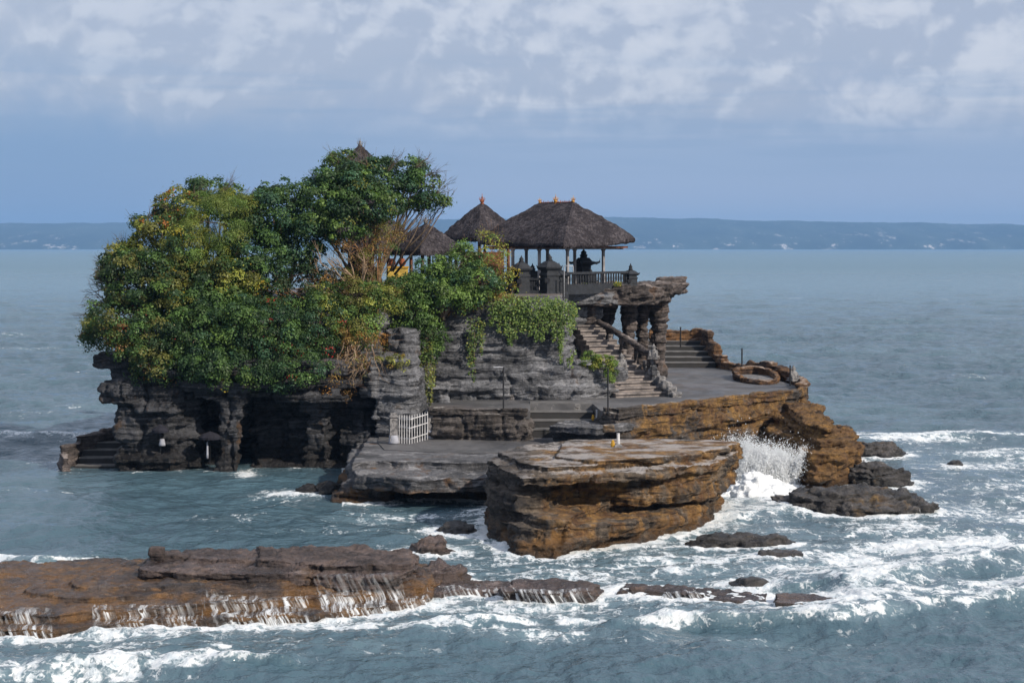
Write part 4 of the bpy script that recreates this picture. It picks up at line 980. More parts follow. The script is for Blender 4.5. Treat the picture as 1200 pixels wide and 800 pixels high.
# --- the big trees, left to right
plant('leafy_tree', 'dark green tree leaning out over the left end of the cliff', 'tree', bp(185, 425, 84), [(165,330,83.5,45,38,1.8), (205,345,83,45,40,2.0), (140,312,84,24,18,1.2), (255,350,83,48,40,1.8)],
      [(DK,4),(MD,5),(OL,3),(LG,1)], seed=1)
ftree = plant('flowering_tree', 'orange and red flowering tree at the upper left of the wood', 'tree', bp(200, 400, 86), [(190,268,85,32,22,1.4), (215,245,86,30,20,1.4), (160,296,85,20,12,1.0), (140,300,85,12,6,.6)],
      [(MD,4),(OL,4),(YG,5),(DK,2)], flowers=(OR, .13), seed=2)
plant('crested_tree', 'small dark tree crest standing highest behind the feathery one', 'tree', bp(245, 380, 88), [(245,228,88,26,16,1.2), (265,245,88,26,20,1.2)], [(MD,4),(DK,4),(LG,1)], seed=3)
plant('feathery_tree', 'pale yellow green feathery tree near the top of the wood', 'tree', bp(255, 400, 84.5), [(258,262,83.6,42,34,1.4), (222,298,83.4,28,32,1.2), (285,246,84.2,24,20,1.0), (250,310,83.0,24,20,.8)],
      [(YG,5),(LG,5),((.11,.14,.035),4)], size=.12, per=60, aspect=.28, droop=1.2, cr=.34, seed=4)
plant('round_tree', 'dense dark round topped tree in the middle of the wood', 'tree', bp(325, 400, 85), [(320,252,85,40,38,1.8), (300,300,84,42,34,1.6), (350,285,85,28,26,1.2)], [(DK,4),(MD,5),(BL,4),(LG,1)], seed=5, tr=.14)
plant('yellow_leafed_shrub', 'shrub with bright yellow leaves in the left middle of the wood', 'shrub', bp(225, 420, 82.4), [(200,330,82.4,22,20,.8), (225,355,82.2,34,24,1.0), (270,330,82.6,36,26,1.0), (215,290,83,20,18,.8)],
      [(OL,4),(YG,2),(MD,4),(DK,3)], flowers=(YE, .12), size=.15, seed=6)
# bushes hanging over the cliff edge
plant('hanging_bush', 'dark bush with red spots hanging over the left tip of the cliff', 'bush', bp(170, 425, 82), [(140,380,82,38,30,1.6), (116,390,82.4,18,20,1.0), (175,400,81.2,46,32,1.5), (190,428,80.6,38,20,1.2)],
      [(DK,4),(MD,4),(OL,3),(BR_,1)], flowers=(RD, .045), size=.14, seed=7, group='bushes hanging over the sea caves')
plant('hanging_bush', 'deep green bush hanging over the cave arch above the slender column', 'bush', bp(245, 440, 82.5), [(235,392,81.3,46,36,1.5), (250,432,80.1,48,22,1.2), (290,385,81.3,42,38,1.5), (215,425,80.6,26,18,.9)],
      [(DK,5),(MD,5),(BL,3),(LG,1)], flowers=(YE, .008), size=.15, seed=8, group='bushes hanging over the sea caves')
plant('hanging_bush', 'green creeper with orange flowers hanging over the right half of the caves', 'bush', bp(330, 440, 82.5), [(325,395,80.9,44,42,1.3), (345,432,80.1,42,26,1.1), (300,440,80.0,26,14,.7), (375,385,81.2,36,34,1.2), (300,430,80.5,30,20,.9)],
      [(MD,5),(DK,4),(BL,4),(LG,1)], flowers=(RD, .05), size=.13, seed=9, group='bushes hanging over the sea caves')
plant('shadowy_thicket', 'dark brownish thicket between the tall tree and the creepers', 'bush', bp(345, 370, 85), [(330,335,84,60,26,1.2), (280,345,84,40,24,1.2), (390,340,84.5,36,24,1.0), (240,320,85,40,30,1.3)],
      [(DK,5),(BR_,2),(OL,3),((.02,.03,.015),4)], size=.14, dens=20, seed=10, bark='drybark', twigs=24, bare=1)
# --- the tall tree, umbrella crown, splayed pale limbs
tb0 = bp(428, 352, 85)
ttree = plant('tall_tree', 'tall tree with a dark crown over splayed pale limbs, highest of all', 'tree', tb0,
      [(402,207,85.5,34,23,1.6), (440,212,86,34,22,1.5), (380,232,85,34,28,1.4), (425,238,84.6,52,24,1.6), (478,205,86,20,18,1.0), (495,212,86,16,13,.8), (505,235,86,18,9,.6), (398,268,84,30,14,.9), (487,238,86,14,8,.5), (372,262,84,28,15,.9)],
      [(DK,3),(MD,5),(BL,4),(LG,2)], flowers=(YG, .06), seed=11, bark='bark', tr=.085, twigs=12, trunks=2, bare=1)
# bare splayed limbs of its own underwood
rnd = random.Random(77); ue = empty('leafless_bush', bp(420, 372, 83.6), 'tangle of pale leafless limbs spreading left under the tall tree', 'bush'); mb = MB()
def twigtree(mb, p, d, L, r, dep, rnd, spread=.55, up=.1, bend=.25):
    d = d.normalized(); pts = [p]; q = p; dd = d; k = 4
    for i in range(k):
        dd = (dd + Vector((rnd.uniform(-bend, bend), rnd.uniform(-bend, bend) * .6, rnd.uniform(-bend, bend) + up * .3))).normalized(); q = q + dd * L / k; pts.append(q)
    mb.tube(pts, [r * (1 - .14 * i) for i in range(k + 1)], 5 if dep > 1 else 3)
    if dep > 0:
        for _ in range(rnd.choice([2, 3, 3])):
            f = rnd.uniform(.35, 1.0); s_ = pts[min(k, int(f * k))]
            nd = (dd + Vector((rnd.uniform(-spread, spread), rnd.uniform(-spread, spread) * .6, rnd.uniform(-spread, spread) + up))).normalized()
            twigtree(mb, s_, nd, L * rnd.uniform(.5, .78), r * .58, dep - 1, rnd, spread, up, bend)
for tx, tz, L in ((-1.0,.35,3.0), (-1.0,.75,2.6), (-.6,1.0,2.8), (-.2,1.2,2.6), (.25,1.2,2.6), (.6,1.1,2.4), (-1.2,.15,3.2), (.9,1.0,2.2), (-.9,.5,3.4)):
    twigtree(mb, Vector(bp(420 + rnd.uniform(-12, 12), 352, 83.6)), Vector((tx, rnd.uniform(-.3, .2), tz)), L * .62, .055, 3, rnd)
mb.build('limbs', M['barkpale'], ue, True)
plant('brown_bush', 'golden brown half dry bush around the trunk of the tall tree', 'bush', bp(440, 372, 83.8), [(442,305,84,20,26,.6), (430,340,83.6,34,16,.7), (456,275,84.5,13,18,.5), (420,292,84,26,14,.5), (440,268,84.5,22,12,.4)],
      [((.17,.12,.035),4),(OL,4),(YG,2),(BR_,2),(MD,2)], size=.11, dens=18, per=22, seed=12, bark='drybark', twigs=22, bare=2, tr=.06)
plant('olive_bush', 'olive and pale green bush on the cliff edge above the dry creeper', 'bush', bp(410, 400, 82.4), [(410,350,82.6,40,18,.9), (385,375,82,32,24,.9), (422,382,82,26,24,.8), (450,350,83,24,16,.8)],
      [(OL,4),(YG,2),(LG,3),(MD,4)], size=.13, seed=13)
plant('dry_creeper', 'orange brown dry creeper hanging in a tangle beside the buttress', 'creeper', bp(415, 400, 81.6), [(412,415,81,26,26,.6), (398,445,80.6,20,18,.5), (430,400,81.2,20,16,.5)],
      [((.30,.14,.03),4),((.20,.13,.04),3),(OL,3),(BR_,2)], size=.10, dens=13, per=18, seed=14, bark='drybark', twigs=30, bare=3, tr=.05)
ue = empty('hanging_roots', bp(425, 410, 81.0), 'pale looping roots hanging below the dry creeper', 'roots'); mb = MB()
for k in range(16):
    p = Vector(bp(rnd.uniform(395, 440), rnd.uniform(400, 420), 80.6)); twigtree(mb, p, Vector((rnd.uniform(-.7, .3), -.1, -1)), rnd.uniform(.7, 1.3), .026, 2, rnd, .7, -.1, .5)
mb.build('root_tangle', M['barkpale'], ue, True)
# --- green bushes in front of the pavilions
plant('broad_leafed_bush', 'bright green broad leafed bush in front of the small pavilion', 'bush', bp(515, 375, 86), [(508,326,86,24,18,.9), (533,318,86.2,28,17,.9), (490,345,85.6,24,20,.8), (520,348,85.8,44,18,.9), (560,334,86,26,18,.8), (545,300,86.6,16,9,.5)],
      [(MD,5),(LG,4),(BL,4)], size=.16, seed=15)
plant('trailing_bush', 'green bush trailing down the cliff above the gate', 'bush', bp(495, 400, 85.6), [(485,370,85,22,26,.6), (500,395,84.9,17,26,.5), (475,345,85.3,18,18,.6), (466,338,85,14,12,.6)], [(MD,5),(LG,5),(DK,2)], size=.15, seed=16)
plant('yellowing_bush', 'thin yellowing bush at the left side of the temple gate', 'bush', bp(583, 360, 87.4), [(580,300,87.4,14,28,.5), (590,335,87.3,14,18,.5), (565,315,87.2,18,22,.5), (548,300,87.4,12,12,.4), (572,280,87.6,8,8,.3)],
      [(YG,4),((.22,.17,.03),3),(LG,3),(OL,2)], size=.13, dens=20, per=14, seed=17, bark='drybark', twigs=14, bare=2, tr=.04)
plant('edge_bush', 'low brown green growth along the top edge of the grey cliff', 'bush', bp(560, 362, 87), [(560,350,86.8,34,8,.5), (530,358,86.6,26,9,.5), (600,354,86.9,22,7,.5)], [(OL,4),(BR_,3),(YG,2)], size=.12, dens=22, per=20, seed=18, twigs=14, tr=.04)
# bare twigs out to the left
ue = empty('leafless_bush', bp(150, 365, 83.5), 'dark leafless twigs reaching out to the left over the sea', 'bush'); mb = MB()
for k in range(20):
    twigtree(mb, Vector(bp(rnd.uniform(135, 165), rnd.uniform(330, 380), 83)), Vector((-1, rnd.uniform(-.3, .3), rnd.uniform(-.25, .75))), rnd.uniform(.9, 1.5), .03, 3, rnd, .5, .02, .15)
mb.build('twigs', M['bark'], ue, True)
for q_, pts_ in ((ftree, [(150,285),(170,258),(200,238),(230,222),(262,214),(285,225),(120,330),(132,300)]), (ttree, [(352,236),(375,205),(398,184),(430,182),(455,190),(500,195),(515,215),(490,185)])):
    cx_ = sum(p[0] for p in pts_) / 8
    for p_ in pts_:
        mb = MB(); r0 = Vector(bp(p_[0] - (p_[0] - cx_) * .06, p_[1] + 12, 84.8))
        for _ in range(6): twigtree(mb, r0, Vector(((p_[0] - cx_) / 60 + rnd.uniform(-.6, .6), rnd.uniform(-.3, .1), rnd.uniform(.3, 1.2))), rnd.uniform(.5, .9), .014, 2, rnd, .5, .1, .2)
        mb.build('twig', M['bark'], q_, True)
# bare ends of the tall tree at its right
te = empty('leafless_bush', bp(466, 316, 86), 'thin bare branches slanting up right against the sky beside the tall tree', 'bush'); mb = MB()
for a_, b_ in (((462,322),(528,232)), ((460,318),(506,226)), ((458,318),(485,205)), ((468,300),(518,240))):
    p = Vector(P(*a_, 86)); q = Vector(P(*b_, 86)); m_ = p.lerp(q, .5) + Vector((.1, 0, -.12)); mb.tube([p, m_, q], [.06, .04, .012], 5)
    for k in range(7):
        s_ = p.lerp(q, rnd.uniform(.4, 1)); twigtree(mb, s_, (q - p).normalized() + Vector((rnd.uniform(-.5, .5), 0, rnd.uniform(-.2, .6))), rnd.uniform(.3, .7), .018, 1, rnd, .5, .05, .2)
mb.build('branches', M['bark'], te, True)
# --- ivy
def ivy(name, label, strands, pal, size=.10, cover=None, seed=0, group=None, wind=.05, dens=70, off=0):
    "leafy strands hanging down a rock face; each strand (px, y top, y bottom, Y, width)"
    NR.seed(seed); C = []; e = empty(name, P(strands[0][0], strands[0][1], strands[0][3]), label, 'creeper', group); mb = MB()
    for px, y0, y1, Y, wd in strands:
        a = np.array(P(px, y0, Y)); b = np.array(P(px + NR.uniform(-3, 3), y1, Y - .05)); L = np.linalg.norm(b - a); n = int(L * dens * max(wd, .12) * 8)
        f = NR.uniform(0, 1, n) ** .9; w_ = wd * (1 - .75 * f) + .03
        p = a + (b - a) * f[:, None] + NR.normal(size=(n, 3)) * np.column_stack([w_ * .6, np.full(n, .08) + w_ * .2, np.full(n, .06)]); C.append(p)
        mb.tube([tuple(a), tuple((a + b) / 2 + NR.normal(size=3) * .04), tuple(b)], [.018, .014, .006], 4)
    if cover:
        for l in cover:
            k = int(l[3] * l[4] * 2.2); cp, d = lobe_points(l, k); C.append(cp + NR.normal(size=cp.shape) * .06)
    c = np.concatenate(C); link('leaves', leaf_mesh('leaves', c, np.tile([.2, -.9, .5], (len(c), 1)), size, pick(pal, len(c)) * NR.uniform(.7, 1.25, len(c))[:, None], .8, .5), M['leaf'], e)
    mb.build('stem', M['bark'], e); return e
NR.seed(5)
IV = [(LG,6),(MD,3),((.15,.22,.05),5),(YG,1)]
st_ = [(px, 358 + NR.uniform(-4, 3), y1 + NR.uniform(-6, 6), 86.0 if px < 668 else 86.6, .22) for px, y1 in ((578,378),(584,385),(590,392),(597,405),(603,400),(610,388),(617,392),(624,396),(631,402),(637,399),(643,392),(650,402),(655,412),(660,405),(666,396),(671,388),(648,380),(605,380),(590,378))]
ivy('hanging_ivy', 'bright green mat of ivy spilling over the top of the grey cliff', st_, IV, cover=[(600,362,86.1,26,13,.4), (630,362,86.1,32,14,.45), (655,366,86.3,22,16,.45)], seed=21)
ivy('hanging_ivy', 'two narrow ivy strands hanging left of the big ivy mat', [(552,372,440,85.95,.17), (556,380,452,85.9,.12), (566,376,415,85.95,.16), (562,372,400,85.95,.14)], [(MD,4),(LG,4),(YG,3)], seed=22, group='narrow ivy strands on the grey cliff')
ivy('hanging_ivy', 'long thin yellowish ivy strands hanging beside the gate buttress', [(500,400,470,84.6,.13), (507,385,455,85.0,.16), (494,410,440,84.6,.12), (504,400,485,84.5,.09)], [(YG,4),(OL,3),(LG,3)], seed=23)
ivy('hanging_ivy', 'short leafy strand at the right end of the grey cliff', [(655,400,425,86.1,.12), (668,418,428,85.9,.13), (672,410,430,85.8,.12)], IV, seed=24)
plant('cliff_bush', 'small yellow green bush growing on the rock left of the stairs', 'bush', bp(700, 432, 87.0), [(692,424,86.8,13,10,.4), (708,424,86.8,12,8,.35), (716,432,86.5,5,16,.2)], [(YG,3),(LG,5),((.14,.2,.04),3)], size=.10, dens=70, per=26, cr=.14, seed=25, twigs=4, tr=.03)
plant('buttress_bush', 'small yellowish growth on top of the grey buttress', 'bush', bp(462, 432, 81.6), [(455,424,81.4,18,6,.4), (472,427,81.2,6,12,.3)], [(YG,4),(OL,4),((.22,.15,.03),2)], size=.10, dens=50, per=22, cr=.14, seed=26, twigs=4, tr=.03)
for i, (px, py, l) in enumerate(((684, 337, 'tuft of yellowish grass on the boulders below the balustrade, left one'), (724, 333, 'smaller grass tuft by the right end of the balustrade'))):
    x, Y = hx(px, 91.6); NR.seed(50 + i); n = 120; base = np.array([x, Y, P(px, py + 2, 91.6)[2]]); th_ = NR.uniform(0, 6.28, n)
    c = base + np.column_stack([np.cos(th_) * .22 * NR.rand(n), np.sin(th_) * .15 * NR.rand(n), NR.uniform(.02, .30, n) * (1 - .4 * i)])
    tag(link('grass_tuft', leaf_mesh('grass_tuft', c, np.tile([0, -1, .1], (n, 1)), .16, pick([(YG,3),(YE,1),(LG,3)], n), .22, -2), M['leaf']), l, 'grass tuft')

# ================================================================ the sea
def spectrum(N, L, wind, seed, a0, spread=2.0, lmin=.35):
    rs = np.random.RandomState(seed); k1 = np.fft.fftfreq(N, L / N) * 2 * np.pi; kx, ky = np.meshgrid(k1, k1, indexing='ij'); k = np.hypot(kx, ky); k[0, 0] = 1
    Lw = a0; ph = np.exp(-1 / (k * Lw) ** 2) / k ** 3.7; c = (kx * wind[0] + ky * wind[1]) / k; ph *= (.15 + np.abs(c) ** spread) * np.exp(-(k * lmin / 6.28) ** 2); ph[0, 0] = 0
    h = np.fft.ifft2((rs.normal(size=(N, N)) + 1j * rs.normal(size=(N, N))) * np.sqrt(ph)).real; return h / h.std()
def sample(tile, L, x, y):
    N = tile.shape[0]; u = (x / L * N) % N; v = (y / L * N) % N; i = u.astype(int); j = v.astype(int); fu = u - i; fv = v - j; i1 = (i + 1) % N; j1 = (j + 1) % N; i %= N; j %= N
    return tile[i, j] * (1-fu) * (1-fv) + tile[i1, j] * fu * (1-fv) + tile[i, j1] * (1-fu) * fv + tile[i1, j1] * fu * fv
T1 = spectrum(512, 61.0, (.35, -.94), 1, 1.1); T2 = spectrum(512, 173.0, (.2, -.98), 2, 3.2, lmin=1.2); T3 = spectrum(256, 19.0, (.6, -.8), 3, .22, 1.0, .12)
wl = np.concatenate(WATERLINE); wl = wl[(wl[:, 1] < 125)]
kd = KDTree(len(wl))
for i, p in enumerate(wl): kd.insert((p[0], p[1], 0), i)
kd.balance()
gx_ = np.arange(-30, 32, .3); gy_ = np.arange(36, 120, .3); DG = np.empty((len(gx_), len(gy_)))
for i, x in enumerate(gx_):
    for j, y in enumerate(gy_): DG[i, j] = kd.find((x, y, 0))[2]
def dist(x, y):
    u = np.clip((x - gx_[0]) / .3, 0, len(gx_) - 1.001); v = np.clip((y - gy_[0]) / .3, 0, len(gy_) - 1.001); i = u.astype(int); j = v.astype(int); fu = u - i; fv = v - j
    d = DG[i, j] * (1-fu) * (1-fv) + DG[i+1, j] * fu * (1-fv) + DG[i, j+1] * (1-fu) * fv + DG[i+1, j+1] * fu * fv
    return d + np.where((x < gx_[0]) | (x > gx_[-1]) | (y < gy_[0]) | (y > gy_[-1]), 20, 0)
# patches of foam (px, py, half width, half height, strength) and rolling crests, as the photograph places them on the water
FO = [(30,790,200,14,.78),(110,775,120,8,.66),(150,745,190,9,.7),(350,735,170,9,.7),(520,715,120,12,.6),(620,712,110,12,.7),(300,775,120,12,.35),(420,765,160,12,.35),(700,718,160,12,.6),(840,705,120,10,.75),(820,700,60,12,.5),
      (560,660,90,14,.45),(700,668,170,12,.45),(840,662,120,14,.42),(620,640,60,12,.5),(870,640,120,10,.4),(960,720,130,12,.55),(1010,690,60,18,.9),(1050,670,60,16,.95),(1000,655,60,12,.8),(1080,640,90,14,.95),(1150,636,90,14,.9),(1050,618,90,10,.7),
      (1150,606,110,10,.55),(1120,590,120,8,.45),(1140,570,120,10,.5),(1130,545,110,9,.55),(1060,515,90,6,.75),(1150,530,100,7,.55),(1190,540,60,10,.55),(890,590,55,18,1.0),(880,570,45,22,1.0),(930,600,30,10,.7),(870,612,50,8,.6),(1100,560,100,12,.35),
      (5,660,38,9,.85),(30,514,120,5,.7),(30,485,60,3,.35),(10,392,60,3,.3),(20,438,60,3,.3),(340,578,55,6,.7),(290,556,18,6,.8),(380,610,170,6,.35),(480,605,110,7,.42),(400,625,160,6,.30),(230,610,120,8,.22),(330,595,100,5,.25),
      (900,752,200,8,.30),(600,745,200,10,.40),(200,758,240,10,.45),(1120,660,80,10,.5),(960,675,70,10,.5),(1180,700,80,10,.25),(1000,735,160,8,.25),(80,540,70,6,.3),(60,580,80,5,.18),(60,620,80,6,.15)]
CR = [((-60,800),(90,776),(220,786),.34,16), ((1000,695),(1110,655),(1240,640),.35,12), ((985,735),(1110,712),(1240,704),.55,26), ((-60,655),(0,653),(45,662),.30,6), ((870,610),(930,600),(950,590),.25,8), ((500,742),(600,728),(760,735),.10,8), ((1000,520),(1100,508),(1240,512),.18,8), ((-60,520),(60,512),(140,518),.22,6)]
def sea_mesh():
    ys = []; y = 20.0
    while y < 11400:
        ys.append(y); y += max(.045, (y * y) / (F * CZ) * (.66 if y < 400 else 1.0)) if y < 2500 else y * .12
    ys = np.array(ys + [11400.0]); nx = 950; u = np.linspace(-1, 1, nx); fan = u * .40
    extra = np.array([-6, -2.5, -1.2, -.8, -.6, -.48]); fan = np.concatenate([extra, fan, -extra[::-1]])
    Xg = ys[:, None] * fan[None, :]; Yg = np.repeat(ys[:, None], len(fan), 1); x = Xg.ravel(); y = Yg.ravel()
    x = np.clip(x, -5350, 5350); spacing = np.maximum(y * .40 * 2 / nx, (y * y) / (F * CZ))
    d = dist(x, y)
    calm = np.clip((d - .1) / 3.0, .25, 1); a = np.clip(1 - spacing / 4.0, 0, 1)
    h = (.10 + .12 * np.clip((y - 110) / 150, 0, 1)) * sample(T2, 173, x, y) * np.clip(1 - spacing / 16, 0, 1) * calm + .075 * (1 + 1.3 * np.clip((y - 95) / 110, 0, 1)) * sample(T1, 61, x, y) * a * calm + .042 * sample(T3, 19, x, y) * np.clip(1 - spacing / .25, 0, 1)
    PX = 600 + F * x / y; PY = HOR + F * CZ / y
    foam = np.zeros_like(x); near = y < 420
    for cx, cy, rx, ry, s in FO:
        q = ((PX - cx) / rx) ** 2 + ((PY - cy) / ry) ** 2; foam = np.maximum(foam, s * np.exp(-q * .9))
    soft = fbm(np.column_stack([x[near] * .35, y[near] * .16, np.zeros(near.sum())]), 4, 5); foam[near] *= np.clip(1 + .55 * soft, .3, 1.6)
    for a_, b_, c_, hh, wpx in CR:
        a_, b_, c_ = g(*a_), g(*b_), g(*c_); best = np.full_like(x, 99.); sg = np.zeros_like(x)
        for k in range(90):
            t_ = k / 89; qx = a_[0]*(1-t_)**2 + 2*b_[0]*t_*(1-t_) + c_[0]*t_*t_; qy = a_[1]*(1-t_)**2 + 2*b_[1]*t_*(1-t_) + c_[1]*t_*t_
            dd = np.hypot((x - qx) * .55, y - qy) ; m = dd < best; best[m] = dd[m]; sg[m] = (y - qy)[m]
        best = best * (1 + .35 * np.sin(x * .9 + y * .4)) + .15 * np.abs(np.sin(x * 2.3)); wd = wpx * (a_[1] ** 2) / (F * CZ) * .35 + .5; prof = np.exp(-(best / np.where(sg < 0, wd * .55, wd * 1.5)) ** 2); h += hh * prof
        foam = np.maximum(foam, (prof * .42 * (sg > -.3) + prof * .34) * np.clip(1 + .28 * sample(T1, 61, x * 3, y * 2), .5, 1.4))
    zone = .36 / (1 + np.exp(-(PX - 520) / 30)) / (1 + np.exp(-(PY - 600 + (PX - 900) * .15) / 12)) / (1 + np.exp((PY - 728 - 20 * np.sin(x * .4)) / 8)); foam = np.maximum(foam, zone * (1 + .5 * sample(T2, 173, x * 2, y * 2)))
    ring = np.exp(-np.maximum(d, 0) / .55) * .75 + .30 * np.exp(-np.maximum(d, 0) / 2.2)
    quiet = np.where((PX < 400) & (PY < 600), .35, 1.0); foam = np.maximum(foam, ring * quiet); h += .05 * np.exp(-np.maximum(d, 0) / .6)
    # breaking chop lifts the foam a little
    lift = np.zeros_like(x); lift[near] = np.abs(fbm(np.column_stack([x[near] * 1.6, y[near] * 1.1, np.ones(near.sum())]), 4, 8)); h += lift * .14 * np.clip(foam - .45, 0, 1)
    # whitecaps far out
    far = (y > 90) & (y < 600); wc = sample(T2, 173, x * .8 + 40, y * .8); foam = np.where(far & (wc > 2.3), np.maximum(foam, .33), foam)
    V = np.column_stack([x, y, h]); m = len(fan); n = len(ys); i = np.arange(n - 1)[:, None] * m + np.arange(m - 1)[None, :]
    Q = np.stack([i, i + 1, i + m + 1, i + m], -1).reshape(-1, 4); me = np_mesh('sea', V, Q)
    at = me.attributes.new('foam', 'FLOAT', 'POINT'); at.data.foreach_set('value', foam.astype(np.float32)); return me
def sea_mat():
    m, t, b = mat_new('sea_water'); geo = t.new('ShaderNodeNewGeometry'); pos = geo.outputs['Position']; X, Y, Z = t.sep(pos)[:3]
    at = t.new('ShaderNodeAttribute'); at.attribute_name = 'foam'; f = at.outputs['Fac']
    p2 = t.scalev(pos, (1, .62, 1)); wv = t.noise(p2, .55, 4, .6); w2 = t.vmath('ADD', p2, t.vmath('SCALE', t.comb(wv, wv, 0.0), 1.6))
    cell = t.voro(t.vmath('ADD', w2, t.vmath('SCALE', t.comb(t.noise(p2, 2.6, 4, .6), t.noise(p2, 2.1, 3, .6), 0.0), .9)), 1.9, 'DISTANCE_TO_EDGE')
    lace = t.rng(cell, .0, .22, 1.0, 0.0); cell2 = t.voro(t.vmath('ADD', w2, t.vmath('SCALE', t.comb(wv, t.noise(p2, 5, 3, .6), 0.0), .4)), 5.5, 'DISTANCE_TO_EDGE'); lace2 = t.rng(cell2, .0, .26, 1.0, 0.0)
    fn = t.noise(p2, 1.3, 9, .68); stk = t.noise(t.scalev(pos, (.45, 1.9, 1)), 1.1, 6, .62)
    def ridge(v, s, wdt):
        return t.rng(t.math('ABSOLUTE', t.math('SUBTRACT', t.noise(v, s, 4, .55), .5)), .0, wdt, 1.0, 0.0)
    w3 = t.vmath('ADD', p2, t.vmath('SCALE', t.comb(wv, t.noise(p2, 1.7, 3, .6), 0.0), 1.1)); w4 = t.scalev(w3, (.55, 1.5, 1))
    rA = ridge(w3, 1.0, .085); rB = ridge(w4, 2.3, .10); rC = ridge(w3, 5.0, .12)
    pat = t.math('ADD', t.math('ADD', t.math('ADD', t.math('MULTIPLY', rA, .17), t.math('MULTIPLY', rB, .16)), t.math('ADD', t.math('MULTIPLY', rC, .11), t.math('MULTIPLY', lace, .05))), t.math('ADD', t.math('MULTIPLY', fn, .62), t.math('MULTIPLY', stk, .58)))
    # f = 1: solid; f = .3: thin lace
    thr = t.math('SUBTRACT', 1.15, t.math('MULTIPLY', f, .62)); mask = t.rng(t.math('SUBTRACT', pat, thr), -.05, .22)
    mask = t.math('MULTIPLY', t.math('POWER', mask, 1.15), t.rng(f, .04, .22, 0.0, .95))
    air = t.math('MULTIPLY', t.rng(f, .05, .9), .8)
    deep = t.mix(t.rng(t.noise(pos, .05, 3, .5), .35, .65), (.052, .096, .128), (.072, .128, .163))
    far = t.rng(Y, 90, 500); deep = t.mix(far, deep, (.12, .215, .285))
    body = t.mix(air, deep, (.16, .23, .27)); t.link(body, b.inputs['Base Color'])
    b.inputs['IOR'].default_value = 1.333; b.inputs['Specular IOR Level'].default_value = .5
    t.link(t.rng(Y, 60, 900, .09, .34, False), b.inputs['Roughness'])
    n1 = t.noise(t.scalev(pos, (1, .8, 1)), 2.6, 5, .62); n2 = t.noise(t.scalev(pos, (.7, 1.0, 1)), 9, 4, .6); n3 = t.noise(t.scalev(pos, (.16, .24, 1)), 1.0, 6, .68)
    n4 = t.noise(t.scalev(pos, (.35, .6, 1)), 1.0, 5, .65); nb = t.bump(n1, 1.0, .11); nb = t.bump(n2, .8, .024, nb); nb = t.bump(n3, t.rng(Y, 60, 300, .2, 1.0), 1.6, nb); nb = t.bump(n4, t.rng(Y, 50, 140, .25, 1.0), .7, nb); t.link(nb, b.inputs['Normal'])
    fb = t.new('ShaderNodeBsdfPrincipled'); fc = t.mix(t.rng(t.noise(p2, 3.5, 6, .7), .3, .65), (.60, .68, .74), (.88, .90, .92)); t.link(fc, fb.inputs['Base Color']); fb.inputs['Roughness'].default_value = .8
    t.link(t.bump(t.noise(p2, 6, 6, .75), 1.0, .10), fb.inputs['Normal'])
    mx = t.new('ShaderNodeMixShader'); t.link(mask, mx.inputs[0]); t.link(b.outputs[0], mx.inputs[1]); t.link(fb.outputs[0], mx.inputs[2]); t.link(mx.outputs[0], t.n['Material Output'].inputs[0]); return m
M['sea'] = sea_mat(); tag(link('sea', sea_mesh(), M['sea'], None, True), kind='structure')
m_, t_, b_ = mat_new('white_water'); b_.inputs['Base Color'].default_value = (.86, .89, .92, 1); b_.inputs['Roughness'].default_value = .7
gp = t_.new('ShaderNodeNewGeometry').outputs['Position']; t_.link(t_.bump(t_.noise(gp, 7, 6, .75), 1, .12), b_.inputs['Normal']); M['spray'] = m_
ms_ = bpy.data.materials.new('fine_spray'); ms_.use_nodes = True; ts_ = NT(ms_.node_tree); ts_.n.clear(); o_ = ts_.new('ShaderNodeOutputMaterial'); d1 = ts_.new('ShaderNodeBsdfDiffuse'); d2 = ts_.new('ShaderNodeBsdfTranslucent'); mx_ = ts_.new('ShaderNodeMixShader')
for q_ in (d1, d2): q_.inputs[0].default_value = (.93, .95, .97, 1)
mx_.inputs[0].default_value = .5; ts_.link(d1.outputs[0], mx_.inputs[1]); ts_.link(d2.outputs[0], mx_.inputs[2]); ts_.link(mx_.outputs[0], o_.inputs[0])

# droplets: many small octahedra
def drops(c, r):
    n = len(c); o = np.array([[1,0,0],[-1,0,0],[0,1,0],[0,-1,0],[0,0,1],[0,0,-1]], float); V = (c[:, None, :] + o[None] * np.array([1, 1, 1.5]) * r[:, None, None] * NR.uniform(.7, 1.3, (n, 6, 1))).reshape(-1, 3)
    T = np.array([[0,2,4],[2,1,4],[1,3,4],[3,0,4],[2,0,5],[1,2,5],[3,1,5],[0,3,5]]); return V, (np.arange(n)[:, None, None] * 6 + T[None]).reshape(-1, 3)
NR.seed(9); C = []; S = []
bx0 = np.array(P(895, 592, 75.0)); bx0[2] = 0
for k in range(80):      # jets fanning up from where the wave meets the rock
    an = NR.uniform(-.75, .75); lean = NR.uniform(-.25, .35); hgt = NR.uniform(.6, 1.0) ** 1.5 * 2.35 * (1 - .45 * abs(an + .12)); n = 2600
    f = NR.rand(n) ** .7; o0 = bx0 + np.array([NR.uniform(-1.5, 1.1), NR.uniform(-.8, .8), 0])
    c = o0 + np.column_stack([an * f * hgt * .75, lean * f * hgt * .5, f * hgt * (1.12 - .12 * f)]) + NR.normal(size=(n, 3)) * (.04 + .30 * f * NR.rand(n))[:, None]
    C.append(c); S.append((.0035 + NR.uniform(0, 1, n) ** 5 * .030) * (1.15 - .55 * f))
c = np.concatenate(C); s = np.concatenate(S); ok = c[:, 2] > 0; V, T = drops(c[ok], s[ok]); tag(link('wave_spray', np_mesh('wave_spray', V, T), ms_), kind='stuff')
mb = MB(); NR.seed(12)
